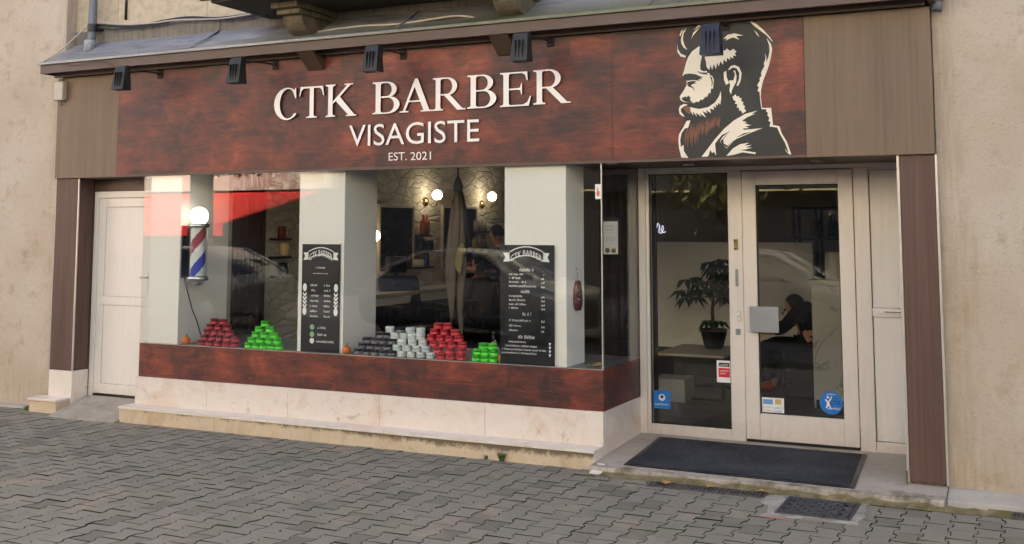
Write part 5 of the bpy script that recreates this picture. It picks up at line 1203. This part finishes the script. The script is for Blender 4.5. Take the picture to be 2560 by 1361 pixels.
strip(mb, [(1133, 500), (1126, 580), (1120, 650), (1122, 690), (1130, 720)], [.012, .022, .03, .028, .006], ys-.02); obj('canopy', mb, M['fabric_beige'], fp)
mb = MB(); strip(mb, [(1156, 608), (1152, 630), (1146, 660), (1150, 690)], [.02, .045, .04, .008], ys-.02); obj('tie_knot', mb, M['fabric_yellow'], fp)
mb = MB(); q0, q1 = at(1141, 440, y=ys), at(1145, 480, y=ys); mb.lathe((q1.x, ys, q1.z), [(.04, 0), (.045, .05), (.03, .10), (.012, .14)], 14); mb.tube([(q1.x, ys, q1.z+.1), (q1.x, ys, 2.855)], .008, 8)
mb.tube([at(1150, 470, y=ys+.05), at(1160, 530, y=ys+.05), at(1176, 640, y=ys+.05)], [.02, .03, .02], 8); obj('pole', mb, M['black_plastic'], fp)

# ------------------------------------------------------------------ plaque, info board, stickers
pl_ = [on_pillar(1441, v, x=5.523) for v in (702, 777)]; yc = pl_[0].y; z0, z1 = pl_[1].z, pl_[0].z
pq = thing('oval_plaque', 'glossy dark red oval plaque hanging on a cord on the right pillar', 'plaque', (5.53, yc, z0))
mb = MB(); zc = (z0+z1)/2; hh = (z1-z0)/2; pts = []
for k in range(28):
    a = 2*math.pi*k/28; zz = math.sin(a); w_ = .062*math.cos(a)*(1-.15*zz); pts.append((5.5245, yc+w_*1.25, zc+hh*max(-1, min(1, zz*1.12))))
mb.prism(pts, (.022, 0, 0)); obj('board', mb, M['lacquer_red'], pq, bevel=.004)
mb = MB(); mb.tube([(5.535, yc, z1), (5.53, yc, z1+.09)], .0025, 6); mb.ball((5.528, yc, z1+.095), .008, 8, 6); obj('cord', mb, M['cable_white'], pq)
a = pbox(1508, 1546, 548, 648, .62); ib = thing('info_board', 'white information card in a dark clip frame behind the window corner', 'information board', ((a[0]+a[1])/2, .62, a[2]))
mb = MB(); mb.box(a[0]-.004, a[1]+.004, .62, .632, a[2]+.03, a[3]+.012); obj('frame', mb, M['black_plastic'], ib, bevel=.003)
mb = MB(); mb.box(a[0]+.003, a[1]-.003, .6165, .6195, a[2]+.04, a[3]-.02); obj('card', mb, M['sticker_white'], ib)
mb = MB(); rg = random.Random(9)
for i, z in enumerate((.06, .085, .15, .17)): scribble(mb, a[0]+.02, a[1]-.03, a[3]-z, .012, .6155, rg)
obj('print', mb, M['shelf_grey'], ib)
for s in (.3, .72): mb = MB(); mb.lathe((a[0]+(a[1]-a[0])*s, .6155, a[2]+.07), [(.020, 0), (.020, -.004), (.012, -.005)], 14, 'y'); obj('dial', mb, M['brass'], ib)
def sticker(u0, u1, v0, v1, y, label, mat, parts=(), rnd=False):
    a = pbox(u0, u1, v0, v1, y); S = thing('sticker', label, 'sticker', ((a[0]+a[1])/2, y, a[2])); mb = MB(); W_, H_ = a[1]-a[0], a[3]-a[2]
    if rnd: mb.prism([(a[0]+W_*(.5+.5*math.cos(k/32*2*math.pi)), y, a[2]+H_*(.5+.5*math.sin(k/32*2*math.pi))) for k in range(32)], (0, .0008, 0))
    else: mb.box(a[0], a[1], y, y+.0008, a[2], a[3])
    obj('sheet', mb, M[mat], S)
    for k, (nm, m_, f) in enumerate(parts): mb = MB(); f(mb, a, W_, H_, y-.0006-.0003*k) ; obj(nm, mb, M[m_], S)
    return S
def R_(x0, x1, z0, z1): return lambda m, a, W, H, y: m.poly([(a[0]+W*x0, y, a[2]+H*z0), (a[0]+W*x1, y, a[2]+H*z0), (a[0]+W*x1, y, a[2]+H*z1), (a[0]+W*x0, y, a[2]+H*z1)])
def D_(cx, cz, r): return lambda m, a, W, H, y: m.poly([(a[0]+W*cx+r*W*math.cos(k/20*2*math.pi), y, a[2]+H*cz+r*W*math.sin(k/20*2*math.pi)) for k in range(20)])
def L_(x0, x1, z, h): return lambda m, a, W, H, y: scribble(m, a[0]+W*x0, a[0]+W*x1, a[2]+H*z, H*h, y, random.Random(2))
def T_(s, x0, x1, z0, z1): return lambda m, a, W, H, y: join(m, text_mb(s, (a[0]+W*x0, a[0]+W*x1, a[2]+H*z0, a[2]+H*z1), y, .0004, 0))
ygl = YD-.0035
sticker(1634, 1676, 977, 1022, ygl, 'blue square sticker with a round face icon low on the side light pane', 'sticker_blue', [('icon', 'sticker_white', D_(.5, .62, .2)), ('icon_dot', 'sticker_navy', D_(.5, .66, .09)), ('caption', 'sticker_white', L_(.1, .9, .25, .12))])
sticker(1792, 1829, 902, 957, ygl, 'white flyer with black and red blocks on the side light pane', 'sticker_white', [('header', 'sticker_black', R_(.14, .86, .72, .90)), ('red_block', 'sticker_red', R_(.12, .88, .24, .66)), ('print', 'sticker_white', L_(.22, .8, .54, .08)), ('print', 'sticker_white', L_(.22, .6, .42, .08)), ('header_print', 'sticker_white', L_(.2, .8, .81, .09))])
ygd = YD-.0115
sticker(1905, 1960, 995, 1033, ygd, 'pale card sticker with blue and ochre blocks low on the glazed door', 'sticker_white', [('blue_block', 'sticker_lightblue', R_(.06, .5, .56, .88)), ('ochre_block', 'sticker_ochre', R_(.60, .88, .58, .92)), ('print', 'sticker_ochre', L_(.06, .44, .38, .10)), ('print', 'sticker_ochre', L_(.06, .5, .16, .12)), ('print', 'sticker_lightblue', L_(.52, .94, .36, .12)), ('print', 'sticker_lightblue', L_(.55, .96, .14, .14))])
def fig(m, a, W, H, y):
    for q in ([(.22,.62),(.30,.66),(.38,.55),(.46,.70),(.52,.80),(.55,.78),(.50,.64),(.44,.50),(.46,.36),(.52,.26),(.46,.25),(.38,.38),(.32,.26),(.26,.28),(.32,.45),(.30,.55)],):
        m.poly([(a[0]+W*x, y, a[2]+H*z) for x, z in q])
    m.poly([(a[0]+W*(.36+.055*math.cos(k/12*2*math.pi)), y, a[2]+H*(.74+.055*math.sin(k/12*2*math.pi))) for k in range(12)])
sticker(2049, 2107, 979, 1037, ygd, 'round blue sticker with CTR letters low on the glazed door', 'sticker_blue', [('figure', 'sticker_white', fig), ('lettering', 'sticker_navy', T_('CTR', .42, .92, .42, .60)), ('caption', 'sticker_white', L_(.36, .88, .27, .10)), ('caption', 'sticker_white', L_(.32, .74, .88, .07))], rnd=True)
sticker(1488, 1502, 461, 498, YB-.0025, 'small white sticker with a brown hand at the top corner of the window', 'sticker_white', [('hand', 'sticker_skin', lambda m, a, W, H, y: m.poly([(a[0]+W*x, y, a[2]+H*z) for x, z in ((.3,.2),(.75,.2),(.82,.5),(.70,.55),(.64,.42),(.58,.72),(.48,.72),(.46,.46),(.36,.80),(.26,.80),(.30,.48),(.18,.42))]))])
p = at(1645, 575, y=1.6); ns = thing('neon_sign', 'small white neon script sign behind the side light pane', 'neon sign', (p.x, 1.6, p.z))
mb = MB(); q = [at(1628+u, 560+v, y=1.6) for u, v in ((0, 20), (3, 2), (8, -6), (10, 8), (6, 22), (12, 14), (17, -2), (21, 4), (19, 22), (25, 24), (31, 12), (29, 4), (24, 14), (30, 22), (36, 20))]
mb.tube(q, .0042, 8); obj('tube', mb, M['neon_white'], ns); mb = MB(); mb.tube([q[7], (q[7].x, 1.62, 2.855)], .002, 6); obj('wire', mb, M['cable_black'], ns)
p = at(1492, 905, y=.30); mb = MB()
for k in range(2): mb.tube([(p.x+.045*math.cos(i/18*2*math.pi)+k*.03, .25+.045*math.sin(i/18*2*math.pi), .7075+.011*k) for i in range(19)], .007, 8)
tag(obj('cord_coil', mb, M['brass'], org=(p.x, .25, .7)), 'small brass coloured coil on the shelf at the window corner', 'coil')

# ------------------------------------------------------------------ across the street (seen only as reflections in the panes)
ob = thing('opposite_house', 'sunlit cream house across the street with dark shop windows', 'house', (0, -17, 0))
mb = MB(); mb.box(-34, -8.6, -24, -17, 2.9, 9.0); mb.box(-8.599, 34, -24, -17, 3.75, 9.0); mb.box(-34, -16, -24, -17, -.03, 2.899); obj('wall', mb, M['facade_cream'], ob)
mb = MB(); mb.box(-15.9, -8.61, -24, -17.3, -.03, 2.89); mb.box(-8.609, 34, -24, -17.3, -.03, 3.74); obj('shopfront', mb, M['shop_dark'], ob)
mb = MB(); mb.box(-5.2, 34, -17.25, -16.9, 2.75, 3.28); obj('sign_band', mb, M['sign_dark'], ob)
mb = MB(); mb.box(-1.2, 5.2, -16.95, -16.85, 2.70, 2.745); obj('cornice', mb, M['sign_yellow'], ob)
for i in range(9):
    x = -30+i*7; mb = MB(); mb.box(x, x+1.3, -17.05, -16.98, 4.7, 6.9); obj('window', mb, M['shop_dark'], ob)
aw = thing('awning', 'large red shop awning across the street', 'awning', (-9.2, -14, 2.6))
A0, A1 = -15.2, -9.0
mb = MB(); mb.prism([(A0, -16.95, 2.83), (A0, -13.0, 1.93), (A0, -13.0, 1.89), (A0, -16.95, 2.78)], (A1-A0, 0, 0)); obj('canvas', mb, M['awning_red'], aw)
mb = MB(); mb.box(A0, A1, -13.03, -12.98, 1.62, 1.888); obj('valance', mb, M['awning_red'], aw)
def tree(x, y, h, r, label, n, seed, tr=.16):
    T = thing('street_tree', label, 'tree', (x, y, 0), 'trees across the street'); w = random.Random(seed); mb = MB()
    mb.tube([(x, y, -.03), (x+.05, y, h*.25), (x-.04, y, h*.5), (x+.05, y, h*.72)], [tr*1.25, tr, tr*.85, tr*.5], 12); ends = []
    for i in range(9):
        a = w.uniform(0, 6.28); s = Vector((x, y, h*w.uniform(.42, .66))); e_ = s+Vector((math.cos(a)*r*.75, math.sin(a)*r*.75, h*w.uniform(.1, .3))); mb.tube([s, s.lerp(e_, .5)+Vector((0, 0, .15)), e_], [tr*.4, tr*.25, tr*.1], 7); ends.append(e_)
    obj('trunk', mb, M['bark'], T); mb = MB()
    for i in range(n):
        c = w.choice(ends)+Vector((w.gauss(0, r*.3), w.gauss(0, r*.3), w.gauss(0, r*.26))); d = Vector((w.gauss(0, 1), w.gauss(0, 1), w.gauss(0, 1))).normalized(); s = d.orthogonal().normalized()*.08; L = d*.18
        mb.poly([c-L*.5, c+s, c+L*.5, c-s])
    for i in range(n//22):
        c = Vector((x+w.uniform(-.1, 1.5), y+w.uniform(-.3, .3), 2.98+abs(w.gauss(0, .18)))); d = Vector((w.gauss(0, 1), w.gauss(0, 1), w.gauss(0, 1))).normalized(); q_ = d.orthogonal().normalized()*.05; L = d*.12
        mb.poly([c-L*.5, c+q_, c+L*.5, c-q_])
    mb2 = MB(); mb2.tube([(x, y, 4.2), (x+.7, y, 3.6), (x+1.3, y, 3.05)], [.04, .025, .01], 6); obj('branch', mb2, M['bark'], T)
    obj('crown', mb, M['tree_leaf'], T)
tp = at(497, 500, y=11.5); tree(tp.x, -11.5, 10.5, 2.0, 'street tree before the red awning across the street', 2600, 3, .26)
tp = at(1745, 560, y=11.0); tree(tp.x, -11.0, 4.6, 1.3, 'yellowing street tree before the dark shops across the street', 1800, 8)
def car(x, y, rz, paint, label):
    Cc = thing('parked_car', label, 'car', (0, 0, 0), 'cars parked along the kerb'); st_ = [(-2.05, .30, .62, .66, .72), (-1.95, .22, .78, .80, .80), (-1.45, .20, .90, .92, .84), (-1.05, .20, .95, .98, .86), (-.35, .20, .97, 1.40, .86), (.15, .20, .96, 1.47, .86), (.85, .20, .97, 1.44, .86), (1.45, .20, .98, 1.22, .85), (1.85, .22, .96, .98, .82), (2.02, .30, .80, .82, .76)]
    mb = MB(); rings = []
    for (lx, zl, zb_, zr, hw) in st_:
        top_hw = hw*(.72 if zr > zb_+.1 else .93)
        prof = [(-hw*.9, zl), (-hw, zl+.15), (-hw, (zl+zb_)/2+.08), (-hw*.97, zb_), (-top_hw, zr-.04), (-top_hw*.8, zr), (0, zr+.025), (top_hw*.8, zr), (top_hw, zr-.04), (hw*.97, zb_), (hw, (zl+zb_)/2+.08), (hw, zl+.15), (hw*.9, zl)]
        rings.append([mb.b.verts.new((lx, py, pz)) for py, pz in prof])
    for i in range(len(rings)-1):
        for k in range(12):
            f = mb.b.faces.new((rings[i][k], rings[i+1][k], rings[i+1][k+1], rings[i][k+1])); f.smooth = True
            cab = st_[i][3] > st_[i][2]+.1 or st_[i+1][3] > st_[i+1][2]+.1
            if cab and k in (3, 8): f.material_index = 1
            if i in (3, 7) and k in (4, 5, 6, 7): f.material_index = 1
        mb.b.faces.new((rings[i][12], rings[i][0], rings[i+1][0], rings[i+1][12]))
    mb.b.faces.new(rings[0]); mb.b.faces.new(rings[-1][::-1]); obj('body', mb, [paint, M['car_glass']], Cc)
    for sy in (-1, 1):
        mb = MB(); mb.tube([(lx, sy*hw*(.74 if zr > zb_+.1 else .95), zr-.01) for lx, zl, zb_, zr, hw in st_[2:9]], .012, 6); obj('glint_tube', mb, M['chrome'], Cc)  # chrome tube added along the roof edges to give thin bright arcs
    for sx in (-1.3, 1.28):
        for sy in (-1, 1): mb = MB(); mb.lathe((sx, sy*.74, .32), [(.20, -.10), (.30, -.10), (.32, -.07), (.32, .07), (.30, .10), (.20, .10)], 24, 'y'); wh = obj('wheel', mb, M['tyre'], Cc); mb = MB(); mb.lathe((sx, sy*.745+sy*.06, .32), [(.19, -.02), (.19, .05), (.05, .06)], 20, 'y'); obj('rim', mb, M['steel'], wh)
    for sy in (-1, 1): mb = MB(); mb.ball((-1.98, sy*.55, .66), .11, 12, 8, (.6, 1.4, .7)); obj('headlight', mb, M['chrome'], Cc)
    Cc.location = (x, y, -.035); Cc.rotation_euler = (0, 0, rz)
cp = at(470, 700, y=8.6); car(cp.x, -8.6, R(3), M['car_silver'], 'silver parked car reflected at the left of the display window')
cp = at(1180, 700, y=8.6); car(cp.x+.2, -8.6, R(182), M['car_silver'], 'grey parked car reflected in the middle of the display window')
cp = at(1700, 720, y=8.8); car(cp.x+.9, -8.8, R(180), M['car_silver'], 'silver parked car reflected in the side light pane')

# ------------------------------------------------------------------ light, sky, camera
SUN_EL, SUN_AZ = 43, 12   # behind the house: the shopfront stands in its own shade
W_ = bpy.data.worlds.new('World'); SC.world = W_; W_.use_nodes = True; nt = W_.node_tree; nt.nodes.clear()
sky = nt.nodes.new('ShaderNodeTexSky'); sky.sky_type = 'NISHITA'; sky.sun_disc = False; sky.sun_elevation = R(SUN_EL); sky.sun_rotation = R(SUN_AZ); sky.air_density = .7; sky.dust_density = 6.5; sky.ozone_density = .4
bg = nt.nodes.new('ShaderNodeBackground'); bg.inputs[1].default_value = .13; wo = nt.nodes.new('ShaderNodeOutputWorld'); nt.links.new(sky.outputs[0], bg.inputs[0]); nt.links.new(bg.outputs[0], wo.inputs[0])
sl = bpy.data.lights.new('sun', 'SUN'); sl.energy = 3.6; sl.angle = R(.5); sl.color = (1, .965, .91); so = bpy.data.objects.new('sun', sl); COL.objects.link(so)
d = Vector((math.sin(R(SUN_AZ))*math.cos(R(SUN_EL)), math.cos(R(SUN_AZ))*math.cos(R(SUN_EL)), math.sin(R(SUN_EL))))
so.rotation_euler = d.to_track_quat('Z', 'Y').to_euler(); so.location = d*30

cd = bpy.data.cameras.new('camera'); co = bpy.data.objects.new('camera', cd); COL.objects.link(co); SC.camera = co
co.matrix_world = Matrix((( RT.x, UP.x, -FW.x, CAM.x), (RT.y, UP.y, -FW.y, CAM.y), (RT.z, UP.z, -FW.z, CAM.z), (0, 0, 0, 1)))
cd.sensor_fit = 'HORIZONTAL'; cd.sensor_width = 36; cd.lens = FPX/2560*36; cd.shift_x = 0; cd.shift_y = -(680.5-PV)/2560; cd.clip_start = .05; cd.clip_end = 400
vs_ = SC.view_settings; vs_.view_transform = 'Standard'; vs_.look = 'None'; vs_.exposure = 2.3; vs_.gamma = 1; vs_.use_curve_mapping = False
cy = SC.cycles; cy.max_bounces = 8; cy.diffuse_bounces = 4; cy.glossy_bounces = 5; cy.transparent_max_bounces = 16; cy.caustics_reflective = False; cy.caustics_refractive = False; cy.use_denoising = True; cy.sample_clamp_indirect = 6
SC.render.film_transparent = False
